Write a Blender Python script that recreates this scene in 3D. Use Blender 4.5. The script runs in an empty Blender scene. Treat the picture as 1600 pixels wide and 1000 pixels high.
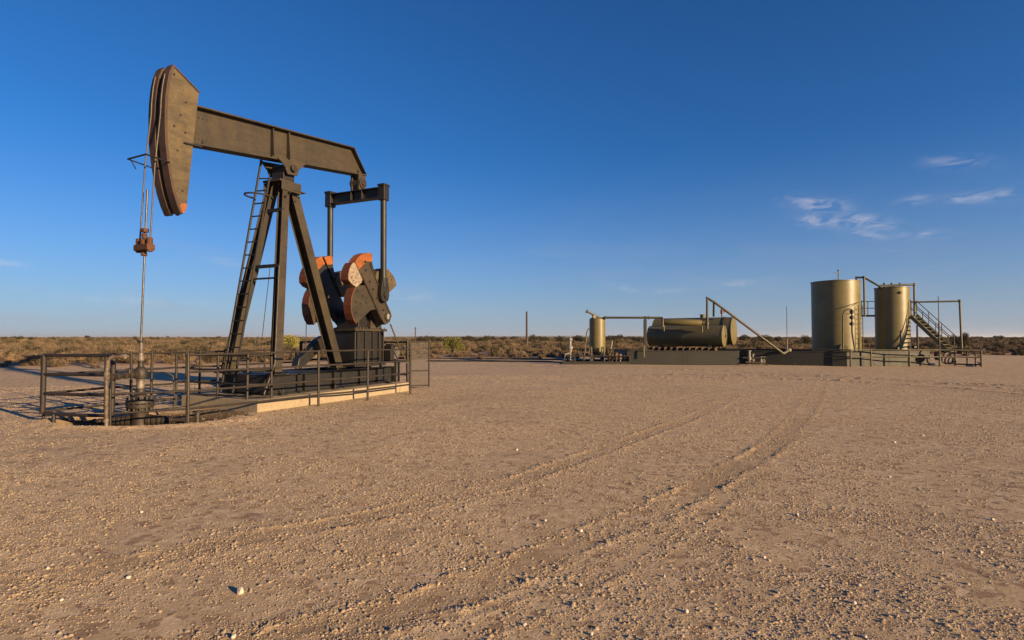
import bpy, bmesh, math, random
import numpy as np
from mathutils import Vector, Matrix

random.seed(7)
rng = np.random.default_rng(11)
scene = bpy.context.scene
COL = scene.collection

# ------------------------------------------------------------------ camera, sky, sun, exposure
EYE = 1.6
FPX = 889.0                       # focal length in photo pixels (1600 wide): a 20 mm lens
PITCH = math.atan(27.0 / FPX)
cam_data = bpy.data.cameras.new('camera')
cam_data.sensor_width = 36.0
cam_data.lens = 36.0 * FPX / 1600.0
cam_data.clip_start = 0.05
cam_data.clip_end = 60000.0
cam = bpy.data.objects.new('camera', cam_data)
COL.objects.link(cam)
cam.location = (0, 0, EYE)
cam.rotation_euler = (math.pi / 2 + PITCH, 0, 0)
scene.camera = cam

SUN_AZ = math.radians(127.0)      # clockwise from +Y (the way the camera looks)
SUN_EL = math.radians(12.8)
world = bpy.data.worlds.new('World')
scene.world = world
world.use_nodes = True
SKY_STRENGTH = 0.062

sun_data = bpy.data.lights.new('sun', 'SUN')
sun_data.energy = 5.0
sun_data.angle = math.radians(0.53)
sun_data.color = (1.0, 0.70, 0.385)
sun = bpy.data.objects.new('sun', sun_data)
COL.objects.link(sun)
SUN_DIR = Vector((math.sin(SUN_AZ) * math.cos(SUN_EL), math.cos(SUN_AZ) * math.cos(SUN_EL), math.sin(SUN_EL)))
sun.rotation_euler = (-SUN_DIR).to_track_quat('-Z', 'Y').to_euler()
sun.location = (30, -25, 20)

vs = scene.view_settings
vs.view_transform = 'Standard'
vs.look = 'None'
vs.exposure = 1.1
vs.gamma = 1.0
vs.use_curve_mapping = False


def ray_dir(px, py):
    u = (px - 800) / FPX
    v = (500 - py) / FPX
    c, s = math.cos(PITCH), math.sin(PITCH)
    return Vector((u, c - v * s, s + v * c))


def at(px, py, Y):
    """The place Y metres ahead of the viewpoint that the photograph shows at (px, py)."""
    r = ray_dir(px, py)
    return Vector((0, 0, EYE)) + r * (Y / r.y)


def build_world():
    nt = world.node_tree
    N, L = nt.nodes, nt.links
    bg = N['Background']
    sky = N.new('ShaderNodeTexSky')
    sky.sky_type = 'NISHITA'
    sky.sun_disc = False
    sky.sun_elevation = SUN_EL
    sky.sun_rotation = SUN_AZ
    sky.altitude = 300
    sky.air_density = 1.0
    sky.dust_density = 0.2
    sky.ozone_density = 8.0
    hs = N.new('ShaderNodeHueSaturation')
    hs.inputs['Saturation'].default_value = 1.04
    hs.inputs['Value'].default_value = 1.0
    L.new(sky.outputs[0], hs.inputs['Color'])
    tc = N.new('ShaderNodeTexCoord')
    sep = N.new('ShaderNodeSeparateXYZ')
    L.new(tc.outputs['Generated'], sep.inputs[0])

    def m(op, a, b=None, c=None):
        n = N.new('ShaderNodeMath')
        n.operation = op
        for i, v in enumerate((a, b, c)):
            if v is None:
                continue
            if isinstance(v, (int, float)):
                n.inputs[i].default_value = v
            else:
                L.new(v, n.inputs[i])
        return n.outputs[0]
    az = m('ARCTAN2', sep.outputs[0], sep.outputs[1])
    el = m('ARCSINE', sep.outputs[2])
    comb = N.new('ShaderNodeCombineXYZ')
    L.new(az, comb.inputs[0])
    L.new(el, comb.inputs[1])
    # two stretched noises: the feathering of the ice cloud
    def noise(scale, sx, sy, detail, rough, dist):
        mp = N.new('ShaderNodeMapping')
        mp.inputs['Scale'].default_value = (sx, sy, 1)
        mp.inputs['Rotation'].default_value = (0, 0, math.radians(-14))
        L.new(comb.outputs[0], mp.inputs[0])
        t = N.new('ShaderNodeTexNoise')
        t.inputs['Scale'].default_value = scale
        t.inputs['Detail'].default_value = detail
        t.inputs['Roughness'].default_value = rough
        t.inputs['Distortion'].default_value = dist
        L.new(mp.outputs[0], t.inputs['Vector'])
        return t.outputs['Fac']
    feather = noise(26.0, 1.0, 3.0, 9.0, 0.60, 1.0)
    broad = noise(5.0, 1.0, 4.5, 6.0, 0.6, 0.8)
    # wisps: (photo x, y, half width, half height, tilt in degrees, strength)
    wisps = [(1275, 319, 40, 9, -12, 1.0), (1283, 346, 34, 8, -12, .85), (1352, 346, 38, 9, -12, .9), (1352, 367, 28, 6, -14, .6),
             (1446, 367, 34, 6, -4, .5), (1432, 311, 28, 7, 8, .45), (1498, 254, 44, 9, -10, .55), (1510, 309, 36, 7, 2, .5),
             (1572, 303, 44, 7, 4, .55), (1145, 445, 26, 5, 4, .4), (978, 449, 26, 6, -6, .35), (1045, 455, 26, 4, 2, .3),
             (12, 411, 34, 4, 3, .5), (372, 411, 34, 5, -4, .4), (225, 470, 110, 7, -3, .4), (635, 462, 40, 9, -5, .3)]
    total = None
    for (px, py, hw, hh, tilt, st) in wisps:
        d = ray_dir(px, py).normalized()
        a0, e0 = math.atan2(d.x, d.y), math.asin(d.z)
        kx = 1.0 / (hw / FPX * math.cos(a0) ** 2)
        ky = 1.0 / (hh / FPX * math.cos(a0))
        t = math.radians(tilt)
        da = m('SUBTRACT', az, a0)
        de = m('SUBTRACT', el, e0)
        u = m('MULTIPLY', m('ADD', m('MULTIPLY', da, math.cos(t)), m('MULTIPLY', de, math.sin(t))), kx)
        v = m('MULTIPLY', m('SUBTRACT', m('MULTIPLY', de, math.cos(t)), m('MULTIPLY', da, math.sin(t))), ky)
        r2 = m('ADD', m('MULTIPLY', u, u), m('MULTIPLY', v, v))
        g = m('MULTIPLY', m('POWER', 2.718, m('MULTIPLY', r2, -0.9)), st)
        total = g if total is None else m('ADD', total, g)
    f1 = N.new('ShaderNodeMapRange')
    f1.inputs['From Min'].default_value = 0.40
    f1.inputs['From Max'].default_value = 0.74
    L.new(feather, f1.inputs['Value'])
    wisp = m('MULTIPLY', total, f1.outputs[0])
    # a faint veil of the same cloud low over the whole horizon
    f2 = N.new('ShaderNodeMapRange')
    f2.inputs['From Min'].default_value = 0.50
    f2.inputs['From Max'].default_value = 0.80
    L.new(broad, f2.inputs['Value'])
    low = N.new('ShaderNodeMapRange')
    low.inputs['From Min'].default_value = 0.33
    low.inputs['From Max'].default_value = 0.0
    L.new(el, low.inputs['Value'])
    veil = m('MULTIPLY', m('MULTIPLY', m('ADD', m('MULTIPLY', f2.outputs[0], .35), .64), low.outputs[0]), 1.0)
    veil = m('MULTIPLY', veil, low.outputs[0])
    fac = m('MINIMUM', m('MULTIPLY', wisp, 0.82), 0.85)
    vm = N.new('ShaderNodeMix')
    vm.data_type = 'RGBA'
    L.new(veil, vm.inputs[0])
    L.new(hs.outputs[0], vm.inputs[6])
    vm.inputs[7].default_value = (2.95, 3.2, 3.95, 1)
    mix = N.new('ShaderNodeMix')
    mix.data_type = 'RGBA'
    L.new(fac, mix.inputs[0])
    L.new(vm.outputs[2], mix.inputs[6])
    mix.inputs[7].default_value = (5.6, 5.2, 5.3, 1)
    L.new(mix.outputs[2], bg.inputs['Color'])
    bg.inputs['Strength'].default_value = SKY_STRENGTH


build_world()

# ------------------------------------------------------------------ materials
MATS = {}


def new_mat(name):
    mt = bpy.data.materials.new(name)
    mt.use_nodes = True
    MATS[name] = mt
    nt = mt.node_tree
    return mt, nt.nodes, nt.links, nt.nodes['Principled BSDF']


def tex_noise(N, L, scale, detail=5, rough=.6, dist=0.0, coord=None, stretch=None):
    t = N.new('ShaderNodeTexNoise')
    t.inputs['Scale'].default_value = scale
    t.inputs['Detail'].default_value = detail
    t.inputs['Roughness'].default_value = rough
    t.inputs['Distortion'].default_value = dist
    if coord is not None:
        if stretch:
            mp = N.new('ShaderNodeMapping')
            mp.inputs['Scale'].default_value = stretch
            L.new(coord, mp.inputs[0])
            coord = mp.outputs[0]
        L.new(coord, t.inputs['Vector'])
    return t.outputs['Fac']


def ramp(N, L, fac, lo, hi):
    r = N.new('ShaderNodeMapRange')
    r.inputs['From Min'].default_value = lo
    r.inputs['From Max'].default_value = hi
    L.new(fac, r.inputs['Value'])
    return r.outputs[0]


def mixc(N, L, fac, a, b):
    x = N.new('ShaderNodeMix')
    x.data_type = 'RGBA'
    if isinstance(fac, (int, float)):
        x.inputs[0].default_value = fac
    else:
        L.new(fac, x.inputs[0])
    for i, v in ((6, a), (7, b)):
        if isinstance(v, tuple):
            x.inputs[i].default_value = (*v, 1)
        else:
            L.new(v, x.inputs[i])
    return x.outputs[2]


def paint(name, base, worn, rust, rough=.6, worn_at=(.45, .7), rust_at=(.62, .74), scale=2.0, metal=0.0, bump=.15, streak=(1, 1, .25), mottle=.42):
    """Weathered paint: patches of faded colour, runs down the face and rust spots."""
    mt, N, L, P = new_mat(name)
    co = N.new('ShaderNodeTexCoord').outputs['Object']
    n1 = tex_noise(N, L, scale, 6, .65, .6, co, streak)
    n2 = tex_noise(N, L, scale * 3.1, 7, .7, .3, co, (1, 1, .6))
    n3 = tex_noise(N, L, scale * 22, 4, .6, 0, co)
    c = mixc(N, L, ramp(N, L, n1, *worn_at), base, worn)
    n5 = tex_noise(N, L, scale * .9, 9, .78, .5, co, (.7, 1, 2.2))
    dk = N.new('ShaderNodeMix')
    dk.data_type = 'RGBA'
    dk.blend_type = 'MULTIPLY'
    L.new(ramp(N, L, n5, .43, .62), dk.inputs[0])
    L.new(c, dk.inputs[6])
    dk.inputs[7].default_value = (1 - mottle, 1 - mottle * .97, 1 - mottle * .9, 1)
    c = mixc(N, L, ramp(N, L, n2, *rust_at), dk.outputs[2], rust)
    n6 = tex_noise(N, L, scale * 9, 5, .75, .2, co)
    dk2 = N.new('ShaderNodeMix')
    dk2.data_type = 'RGBA'
    dk2.blend_type = 'MULTIPLY'
    L.new(ramp(N, L, n6, .52, .68), dk2.inputs[0])
    L.new(c, dk2.inputs[6])
    dk2.inputs[7].default_value = (1 - mottle * .8,) * 3 + (1,)
    c = dk2.outputs[2]
    L.new(c, P.inputs['Base Color'])
    r = N.new('ShaderNodeMapRange')
    r.inputs['To Min'].default_value = rough - .12
    r.inputs['To Max'].default_value = rough + .2
    L.new(n2, r.inputs['Value'])
    L.new(r.outputs[0], P.inputs['Roughness'])
    P.inputs['Metallic'].default_value = metal
    b = N.new('ShaderNodeBump')
    b.inputs['Strength'].default_value = bump
    b.inputs['Distance'].default_value = .01
    L.new(n3, b.inputs['Height'])
    L.new(b.outputs[0], P.inputs['Normal'])
    return mt


paint('jack_paint', (0.0450, 0.0322, 0.0150), (0.0282, 0.0203, 0.0114), (0.0387, 0.0190, 0.0078), .6, (.40, .62), (.60, .72), 1.6, mottle=.50)
paint('jack_dark', (0.0108, 0.0090, 0.0063), (0.0180, 0.0144, 0.0090), (0.0204, 0.0108, 0.0054), .55, (.45, .7), (.62, .75), 1.8)
paint('head_paint', (0.0936, 0.0670, 0.0291), (0.0675, 0.0502, 0.0245), (0.1350, 0.0712, 0.0199), .6, (.45, .7), (.68, .76), 2.0, mottle=.50)
paint('head_edge', (0.0525, 0.0266, 0.0154), (0.0770, 0.0420, 0.0245), (0.0350, 0.0210, 0.0140), .7, (.4, .7), (.6, .7), 3.0)
paint('black_steel', (0.0091, 0.0087, 0.0083), (0.0186, 0.0165, 0.0140), (0.0289, 0.0145, 0.0074), .5, (.5, .75), (.64, .76), 2.2)
paint('orange_paint', (0.2856, 0.0831, 0.0107), (0.2244, 0.0650, 0.0099), (0.0544, 0.0253, 0.0115), .55, (.45, .7), (.60, .70), 3.0)
paint('orange_rim', (0.1454, 0.0383, 0.0092), (0.0842, 0.0275, 0.0099), (0.0344, 0.0153, 0.0077), .6, (.4, .65), (.58, .7), 3.0)
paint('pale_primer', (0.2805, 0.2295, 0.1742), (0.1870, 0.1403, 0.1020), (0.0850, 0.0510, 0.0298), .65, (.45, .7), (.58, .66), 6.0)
paint('rust_steel', (0.1008, 0.0357, 0.0126), (0.0672, 0.0252, 0.0105), (0.0336, 0.0168, 0.0105), .75, (.4, .7), (.55, .7), 8.0)
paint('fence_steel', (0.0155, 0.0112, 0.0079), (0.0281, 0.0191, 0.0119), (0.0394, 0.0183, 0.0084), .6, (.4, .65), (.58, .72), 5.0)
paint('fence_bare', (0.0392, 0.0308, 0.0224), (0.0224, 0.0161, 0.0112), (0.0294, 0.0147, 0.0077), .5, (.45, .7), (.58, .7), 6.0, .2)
paint('chipped_pipe', (0.16, 0.125, 0.09), (0.075, 0.05, 0.03), (0.04, 0.024, 0.014), .6, (.42, .58), (.56, .66), 9.0, 0, .2, (1, 1, 1))
paint('well_white', (0.1875, 0.1575, 0.1312), (0.0900, 0.0638, 0.0450), (0.0450, 0.0225, 0.0135), .45, (.45, .65), (.60, .7), 10.0)
paint('well_iron', (0.0250, 0.0182, 0.0123), (0.0382, 0.0279, 0.0176), (0.0147, 0.0112, 0.0083), .55, (.4, .65), (.55, .7), 7.0)
paint('bare_rod', (0.1100, 0.1000, 0.0900), (0.0700, 0.0600, 0.0500), (0.0500, 0.0350, 0.0250), .35, (.4, .7), (.6, .7), 4.0, .7)
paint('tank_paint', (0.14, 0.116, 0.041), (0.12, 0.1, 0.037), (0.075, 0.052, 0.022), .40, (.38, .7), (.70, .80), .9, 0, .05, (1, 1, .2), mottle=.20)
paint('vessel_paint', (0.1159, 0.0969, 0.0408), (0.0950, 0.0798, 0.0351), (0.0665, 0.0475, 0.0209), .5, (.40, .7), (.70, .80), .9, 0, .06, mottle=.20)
paint('pipe_paint', (0.082, 0.067, 0.028), (0.055, 0.046, 0.022), (0.05, 0.03, 0.014), .5, (.45, .7), (.62, .75), 3.0)
paint('dike_green', (0.0179, 0.0185, 0.0127), (0.0140, 0.0147, 0.0102), (0.0268, 0.0204, 0.0121), .6, (.40, .7), (.66, .78), 1.0)
paint('motor_silver', (0.15, 0.135, 0.12), (0.09, 0.078, 0.065), (0.05, 0.036, 0.025), .45, (.45, .7), (.58, .7), 6.0, .3)
paint('white_paint', (0.2340, 0.2145, 0.1885), (0.1690, 0.1495, 0.1235), (0.0975, 0.0650, 0.0390), .5, (.45, .7), (.66, .75), 5.0, mottle=.20)
paint('valve_red', (.11, .025, .013), (.08, .02, .012), (.04, .018, .011), .5, (.45, .7), (.6, .72), 6.0)
paint('pole_wood', (0.0713, 0.0525, 0.0375), (0.0975, 0.0750, 0.0562), (0.0450, 0.0338, 0.0263), .85, (.4, .7), (.6, .72), 4.0, 0, .4, (1, 1, .05))
paint('wood_block', (0.1400, 0.0735, 0.0350), (0.1960, 0.1120, 0.0560), (0.0700, 0.0420, 0.0280), .85, (.4, .7), (.6, .72), 4.0)
paint('cable_steel', (.050, .042, .036), (.08, .066, .052), (.09, .05, .03), .5, (.4, .7), (.6, .75), 9.0, .3)


def concrete():
    mt, N, L, P = new_mat('concrete')
    co = N.new('ShaderNodeTexCoord').outputs['Object']
    n1 = tex_noise(N, L, 1.5, 6, .65, .4, co)
    n2 = tex_noise(N, L, 12, 6, .7, 0, co)
    n4 = tex_noise(N, L, 2.6, 5, .7, .8, co, (1, 1, .3))
    n3 = tex_noise(N, L, 90, 4, .6, 0, co)
    c = mixc(N, L, ramp(N, L, n1, .35, .7), (.30, .245, .16), (.26, .21, .14))
    c = mixc(N, L, ramp(N, L, n2, .45, .75), c, (.21, .165, .11))
    c = mixc(N, L, ramp(N, L, n4, .60, .72), c, (.19, .13, .075))
    L.new(c, P.inputs['Base Color'])
    P.inputs['Roughness'].default_value = .9
    b = N.new('ShaderNodeBump')
    b.inputs['Strength'].default_value = .35
    b.inputs['Distance'].default_value = .01
    L.new(n3, b.inputs['Height'])
    L.new(b.outputs[0], P.inputs['Normal'])


concrete()


def ground_mat():
    mt, N, L, P = new_mat('gravel_pad')
    co = N.new('ShaderNodeNewGeometry').outputs['Position']

    def attr(n):
        a = N.new('ShaderNodeAttribute')
        a.attribute_name = n
        return a.outputs['Fac']
    big = tex_noise(N, L, .35, 5, .6, .5, co)
    mid = tex_noise(N, L, 3.2, 6, .7, .2, co)
    fine = tex_noise(N, L, 42, 6, .75, 0, co)
    grit = tex_noise(N, L, 160, 3, .6, 0, co)
    vor = N.new('ShaderNodeTexVoronoi')
    vor.inputs['Scale'].default_value = 46
    L.new(co, vor.inputs['Vector'])
    stone = N.new('ShaderNodeSeparateColor')
    L.new(vor.outputs['Color'], stone.inputs[0])
    c = mixc(N, L, ramp(N, L, big, .35, .7), (.385, .280, .165), (.460, .341, .207))
    c = mixc(N, L, ramp(N, L, mid, .42, .72), c, (.310, .220, .127))
    c = mixc(N, L, ramp(N, L, fine, .40, .75), c, (.495, .376, .236))
    c = mixc(N, L, ramp(N, L, stone.outputs[0], .93, .95), c, (.52, .40, .29))
    c = mixc(N, L, ramp(N, L, stone.outputs[1], .94, .96), c, (.20, .135, .085))
    vor2 = N.new('ShaderNodeTexVoronoi')
    vor2.inputs['Scale'].default_value = 13
    L.new(co, vor2.inputs['Vector'])
    st2 = N.new('ShaderNodeSeparateColor')
    L.new(vor2.outputs['Color'], st2.inputs[0])
    c = mixc(N, L, ramp(N, L, st2.outputs[0], .80, .90), c, (.51, .39, .25))
    c = mixc(N, L, ramp(N, L, st2.outputs[1], .82, .92), c, (.265, .18, .112))
    patch = tex_noise(N, L, .9, 7, .72, 1.2, co)
    c = mixc(N, L, ramp(N, L, patch, .50, .85), c, (.31, .218, .127))
    c = mixc(N, L, attr('track'), c, (.29, .205, .118))
    # beyond the edge of the pad: sandy soil between the bushes
    soil = mixc(N, L, ramp(N, L, mid, .35, .7), (.33, .215, .125), (.25, .165, .10))
    far1 = tex_noise(N, L, .028, 7, .72, .6, co)
    soil = mixc(N, L, ramp(N, L, far1, .42, .60), soil, (.170, .120, .072))
    c = mixc(N, L, attr('soil'), c, soil)
    # crude oil soaked into the dirt round the well
    st = N.new('ShaderNodeMath')
    st.operation = 'MULTIPLY'
    L.new(attr('stain'), st.inputs[0])
    L.new(ramp(N, L, mid, .12, .42), st.inputs[1])
    c = mixc(N, L, st.outputs[0], c, (.034, .022, .013))
    L.new(c, P.inputs['Base Color'])
    P.inputs['Roughness'].default_value = .95
    P.inputs['Specular IOR Level'].default_value = .2
    b1 = N.new('ShaderNodeBump')
    b1.inputs['Strength'].default_value = .55
    b1.inputs['Distance'].default_value = .012
    L.new(fine, b1.inputs['Height'])
    b2 = N.new('ShaderNodeBump')
    b2.inputs['Strength'].default_value = .45
    b2.inputs['Distance'].default_value = .004
    L.new(grit, b2.inputs['Height'])
    L.new(b1.outputs[0], b2.inputs['Normal'])
    L.new(b2.outputs[0], P.inputs['Normal'])


ground_mat()


def stone_mat(name, a, b):
    mt, N, L, P = new_mat(name)
    co = N.new('ShaderNodeNewGeometry').outputs['Position']
    n = tex_noise(N, L, 9, 5, .7, 0, co)
    n2 = tex_noise(N, L, 120, 4, .7, 0, co)
    c = mixc(N, L, ramp(N, L, n, .35, .65), a, b)
    L.new(c, P.inputs['Base Color'])
    P.inputs['Roughness'].default_value = .9
    bp = N.new('ShaderNodeBump')
    bp.inputs['Strength'].default_value = .5
    bp.inputs['Distance'].default_value = .004
    L.new(n2, bp.inputs['Height'])
    L.new(bp.outputs[0], P.inputs['Normal'])


stone_mat('pale_stone', (.62, .54, .44), (.50, .41, .32))
stone_mat('pebble', (.48, .362, .222), (.33, .24, .14))
stone_mat('far_hill', (.10, .10, .095), (.12, .115, .10))


def leaf_mat(name, a, b, c2):
    mt, N, L, P = new_mat(name)
    oi = N.new('ShaderNodeObjectInfo')
    gp = N.new('ShaderNodeNewGeometry')
    n = tex_noise(N, L, 2.3, 3, .6, 0, gp.outputs['Position'])
    c = mixc(N, L, ramp(N, L, n, .35, .65), a, b)
    c = mixc(N, L, oi.outputs['Random'], c, c2)
    rn = mixc(N, L, gp.outputs['Random Per Island'], c, tuple(x * .62 for x in a))
    L.new(rn, P.inputs['Base Color'])
    P.inputs['Roughness'].default_value = .8
    P.inputs['Specular IOR Level'].default_value = .2


leaf_mat('dry_scrub', (.245, .17, .10), (.19, .14, .088), (.16, .122, .082))
leaf_mat('straw_grass', (.34, .24, .135), (.27, .19, .105), (.28, .205, .125))
leaf_mat('dark_leaf', (.050, .050, .022), (.070, .066, .030), (.085, .066, .036))
leaf_mat('bush_green', (.155, .155, .040), (.20, .18, .05), (.15, .15, .045))
leaf_mat('bush_yellow', (.30, .27, .065), (.24, .22, .06), (.26, .23, .06))
leaf_mat('twig', (.19, .14, .095), (.15, .11, .075), (.17, .13, .085))


def wire_mat():
    mt, N, L, P = new_mat('wire')
    P.inputs['Base Color'].default_value = (.05, .043, .036, 1)
    P.inputs['Metallic'].default_value = .4
    P.inputs['Roughness'].default_value = .5


wire_mat()

# ------------------------------------------------------------------ mesh helpers
V3 = Vector


class MB:
    """Collects shapes; build() links them as one mesh object."""

    def __init__(self):
        self.v = []
        self.f = []

    def add(self, verts, faces):
        k = len(self.v)
        self.v += [tuple(p) for p in verts]
        self.f += [tuple(i + k for i in fc) for fc in faces]
        return self

    def box(self, x0, x1, y0, y1, z0, z1):
        vs_ = [(x, y, z) for z in (z0, z1) for y in (y0, y1) for x in (x0, x1)]
        return self.add(vs_, [(0, 2, 3, 1), (4, 5, 7, 6), (0, 1, 5, 4), (2, 6, 7, 3), (0, 4, 6, 2), (1, 3, 7, 5)])

    def frame(self, p0, p1, up=(0, 0, 1)):
        p0, p1 = V3(p0), V3(p1)
        d = (p1 - p0)
        ln = d.length
        d = d / ln
        up = V3(up)
        if abs(d.dot(up.normalized())) > .98:
            up = V3((1, 0, 0))
        s = d.cross(up).normalized()
        u = s.cross(d).normalized()
        return p0, p1, d, s, u

    def section(self, p0, p1, pts, up=(0, 0, 1), pts1=None):
        """Sweep a closed polygon (side, up) from p0 to p1."""
        p0, p1, d, s, u = self.frame(p0, p1, up)
        n = len(pts)
        a = [p0 + s * x + u * y for x, y in pts]
        b = [p1 + s * x + u * y for x, y in (pts1 or pts)]
        fc = [(i, (i + 1) % n, n + (i + 1) % n, n + i) for i in range(n)]
        fc += [tuple(range(n))[::-1], tuple(range(n, 2 * n))]
        return self.add(a + b, fc)

    def bar(self, p0, p1, w, h, up=(0, 0, 1)):
        return self.section(p0, p1, [(-w / 2, -h / 2), (w / 2, -h / 2), (w / 2, h / 2), (-w / 2, h / 2)], up)

    def ibeam(self, p0, p1, w, h, tf, tw, up=(0, 0, 1)):
        a, b, t, q = w / 2, h / 2, h / 2 - tf, tw / 2
        return self.section(p0, p1, [(-a, -b), (a, -b), (a, -t), (q, -t), (q, t), (a, t), (a, b), (-a, b), (-a, t), (-q, t), (-q, -t), (-a, -t)], up)

    def channel(self, p0, p1, w, h, t, up=(0, 0, 1), flip=1):
        a, b = w / 2 * flip, h / 2
        k = a - t * flip
        return self.section(p0, p1, [(-a, -b), (a, -b), (a, b), (-a, b), (-a, b - t), (k, b - t), (k, -b + t), (-a, -b + t)], up)

    def cyl(self, p0, p1, r0, r1=None, n=16):
        r1 = r0 if r1 is None else r1
        cs = [(math.cos(2 * math.pi * i / n), math.sin(2 * math.pi * i / n)) for i in range(n)]
        return self.section(p0, p1, [(x * r0, y * r0) for x, y in cs], pts1=[(x * r1, y * r1) for x, y in cs])

    def tube(self, path, r, n=10):
        """A pipe along a path with mitred bends and closed ends."""
        P = [V3(p) for p in path]
        rings = []
        s = None
        for i, p in enumerate(P):
            if i == 0:
                t = (P[1] - p).normalized()
            elif i == len(P) - 1:
                t = (p - P[i - 1]).normalized()
            else:
                t = ((p - P[i - 1]).normalized() + (P[i + 1] - p).normalized()).normalized()
            if s is None:
                s = t.cross(V3((0, 0, 1)))
                if s.length < .05:
                    s = t.cross(V3((1, 0, 0)))
            s = (s - t * s.dot(t)).normalized()
            u = t.cross(s)
            k = 1.0
            if 0 < i < len(P) - 1:
                k = 1.0 / max(.35, t.dot((P[i + 1] - p).normalized()))
            ring = []
            for j in range(n):
                w = 2 * math.pi * j / n
                off = s * math.cos(w) * r + u * math.sin(w) * r
                if k > 1.001:
                    bend = ((P[i + 1] - p).normalized() - (p - P[i - 1]).normalized())
                    if bend.length > 1e-6:
                        bd = bend.normalized()
                        off += bd * off.dot(bd) * (k - 1)
                ring.append(p + off)
            rings.append(ring)
        vs_ = [q for rg in rings for q in rg]
        fc = []
        for i in range(len(P) - 1):
            for j in range(n):
                j2 = (j + 1) % n
                fc.append((i * n + j, i * n + j2, (i + 1) * n + j2, (i + 1) * n + j))
        fc.append(tuple(range(n))[::-1])
        fc.append(tuple(range((len(P) - 1) * n, len(P) * n)))
        return self.add(vs_, fc)

    def prism(self, outline, y0, y1):
        """An outline in the x-z plane, given thickness along y."""
        n = len(outline)
        vs_ = [(x, y0, z) for x, z in outline] + [(x, y1, z) for x, z in outline]
        fc = [(i, (i + 1) % n, n + (i + 1) % n, n + i) for i in range(n)]
        fc += [tuple(range(n))[::-1], tuple(range(n, 2 * n))]
        return self.add(vs_, fc)

    def lathe(self, prof, center=(0, 0, 0), n=24, axis=(0, 0, 1)):
        """prof: (distance along axis, radius) from one end to the other."""
        c = V3(center)
        ax = V3(axis).normalized()
        s = ax.cross(V3((0, 0, 1)))
        if s.length < .05:
            s = V3((1, 0, 0))
        s.normalize()
        u = ax.cross(s)
        vs_ = []
        for h, r in prof:
            for j in range(n):
                w = 2 * math.pi * j / n
                vs_.append(c + ax * h + (s * math.cos(w) + u * math.sin(w)) * max(r, 1e-4))
        fc = []
        for i in range(len(prof) - 1):
            for j in range(n):
                j2 = (j + 1) % n
                fc.append((i * n + j, i * n + j2, (i + 1) * n + j2, (i + 1) * n + j))
        fc.append(tuple(range(n))[::-1])
        fc.append(tuple(range((len(prof) - 1) * n, len(prof) * n)))
        return self.add(vs_, fc)

    def build(self, name, mat, parent=None, bevel=0.0, smooth=False):
        me = bpy.data.meshes.new(name)
        me.from_pydata(self.v, [], self.f)
        bm = bmesh.new()
        bm.from_mesh(me)
        bmesh.ops.recalc_face_normals(bm, faces=bm.faces)
        if smooth:
            for fa in bm.faces:
                fa.smooth = True
            for e in bm.edges:
                if len(e.link_faces) == 2 and e.calc_face_angle(0) > math.radians(38):
                    e.smooth = False
        bm.to_mesh(me)
        bm.free()
        me.materials.append(MATS[mat])
        o = bpy.data.objects.new(name, me)
        COL.objects.link(o)
        if parent is not None:
            o.parent = parent
        if bevel:
            b = o.modifiers.new('bevel', 'BEVEL')
            b.width = bevel
            b.segments = 2
            b.limit_method = 'ANGLE'
            b.angle_limit = math.radians(40)
        return o


def thing(name, label, cat, loc=(0, 0, 0), rz=0.0, group=None):
    o = bpy.data.objects.new(name, None)
    o.empty_display_size = .2
    COL.objects.link(o)
    o.location = loc
    o.rotation_euler = (0, 0, rz)
    return tag(o, label, cat, group)


def tag(o, label, cat, group=None):
    o['label'] = label
    o['category'] = cat
    if group:
        o['group'] = group
    return o


def kind(o, k, label=None):
    o['kind'] = k
    if label:
        o['label'] = label
    return o


def copy_tree(o, parent=None):
    c = o.copy()
    COL.objects.link(c)
    if parent is not None:
        c.parent = parent
    for ch in list(o.children):
        copy_tree(ch, c)
    return c

# ------------------------------------------------------------------ ground
JACK_O = V3((-7.24, 11.12, 0.0))          # the well, on the ground
JACK_RZ = math.atan2(.902, .432)          # beam direction, well to tail
_T = rng.random((1024, 1024)).astype(np.float32)


def vnoise(x, y, wl, seed=0):
    x = np.asarray(x, dtype=np.float64) / wl + seed * 37.31
    y = np.asarray(y, dtype=np.float64) / wl + seed * 91.77
    xi, yi = np.floor(x).astype(np.int64), np.floor(y).astype(np.int64)
    fx, fy = x - xi, y - yi
    fx = fx * fx * (3 - 2 * fx)
    fy = fy * fy * (3 - 2 * fy)
    x0, x1, y0, y1 = xi & 1023, (xi + 1) & 1023, yi & 1023, (yi + 1) & 1023
    a = _T[y0, x0] * (1 - fx) + _T[y0, x1] * fx
    b = _T[y1, x0] * (1 - fx) + _T[y1, x1] * fx
    return a * (1 - fy) + b * fy - .5


def sstep(a, b, x):
    t = np.clip((x - a) / (b - a), 0, 1)
    return t * t * (3 - 2 * t)


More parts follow.
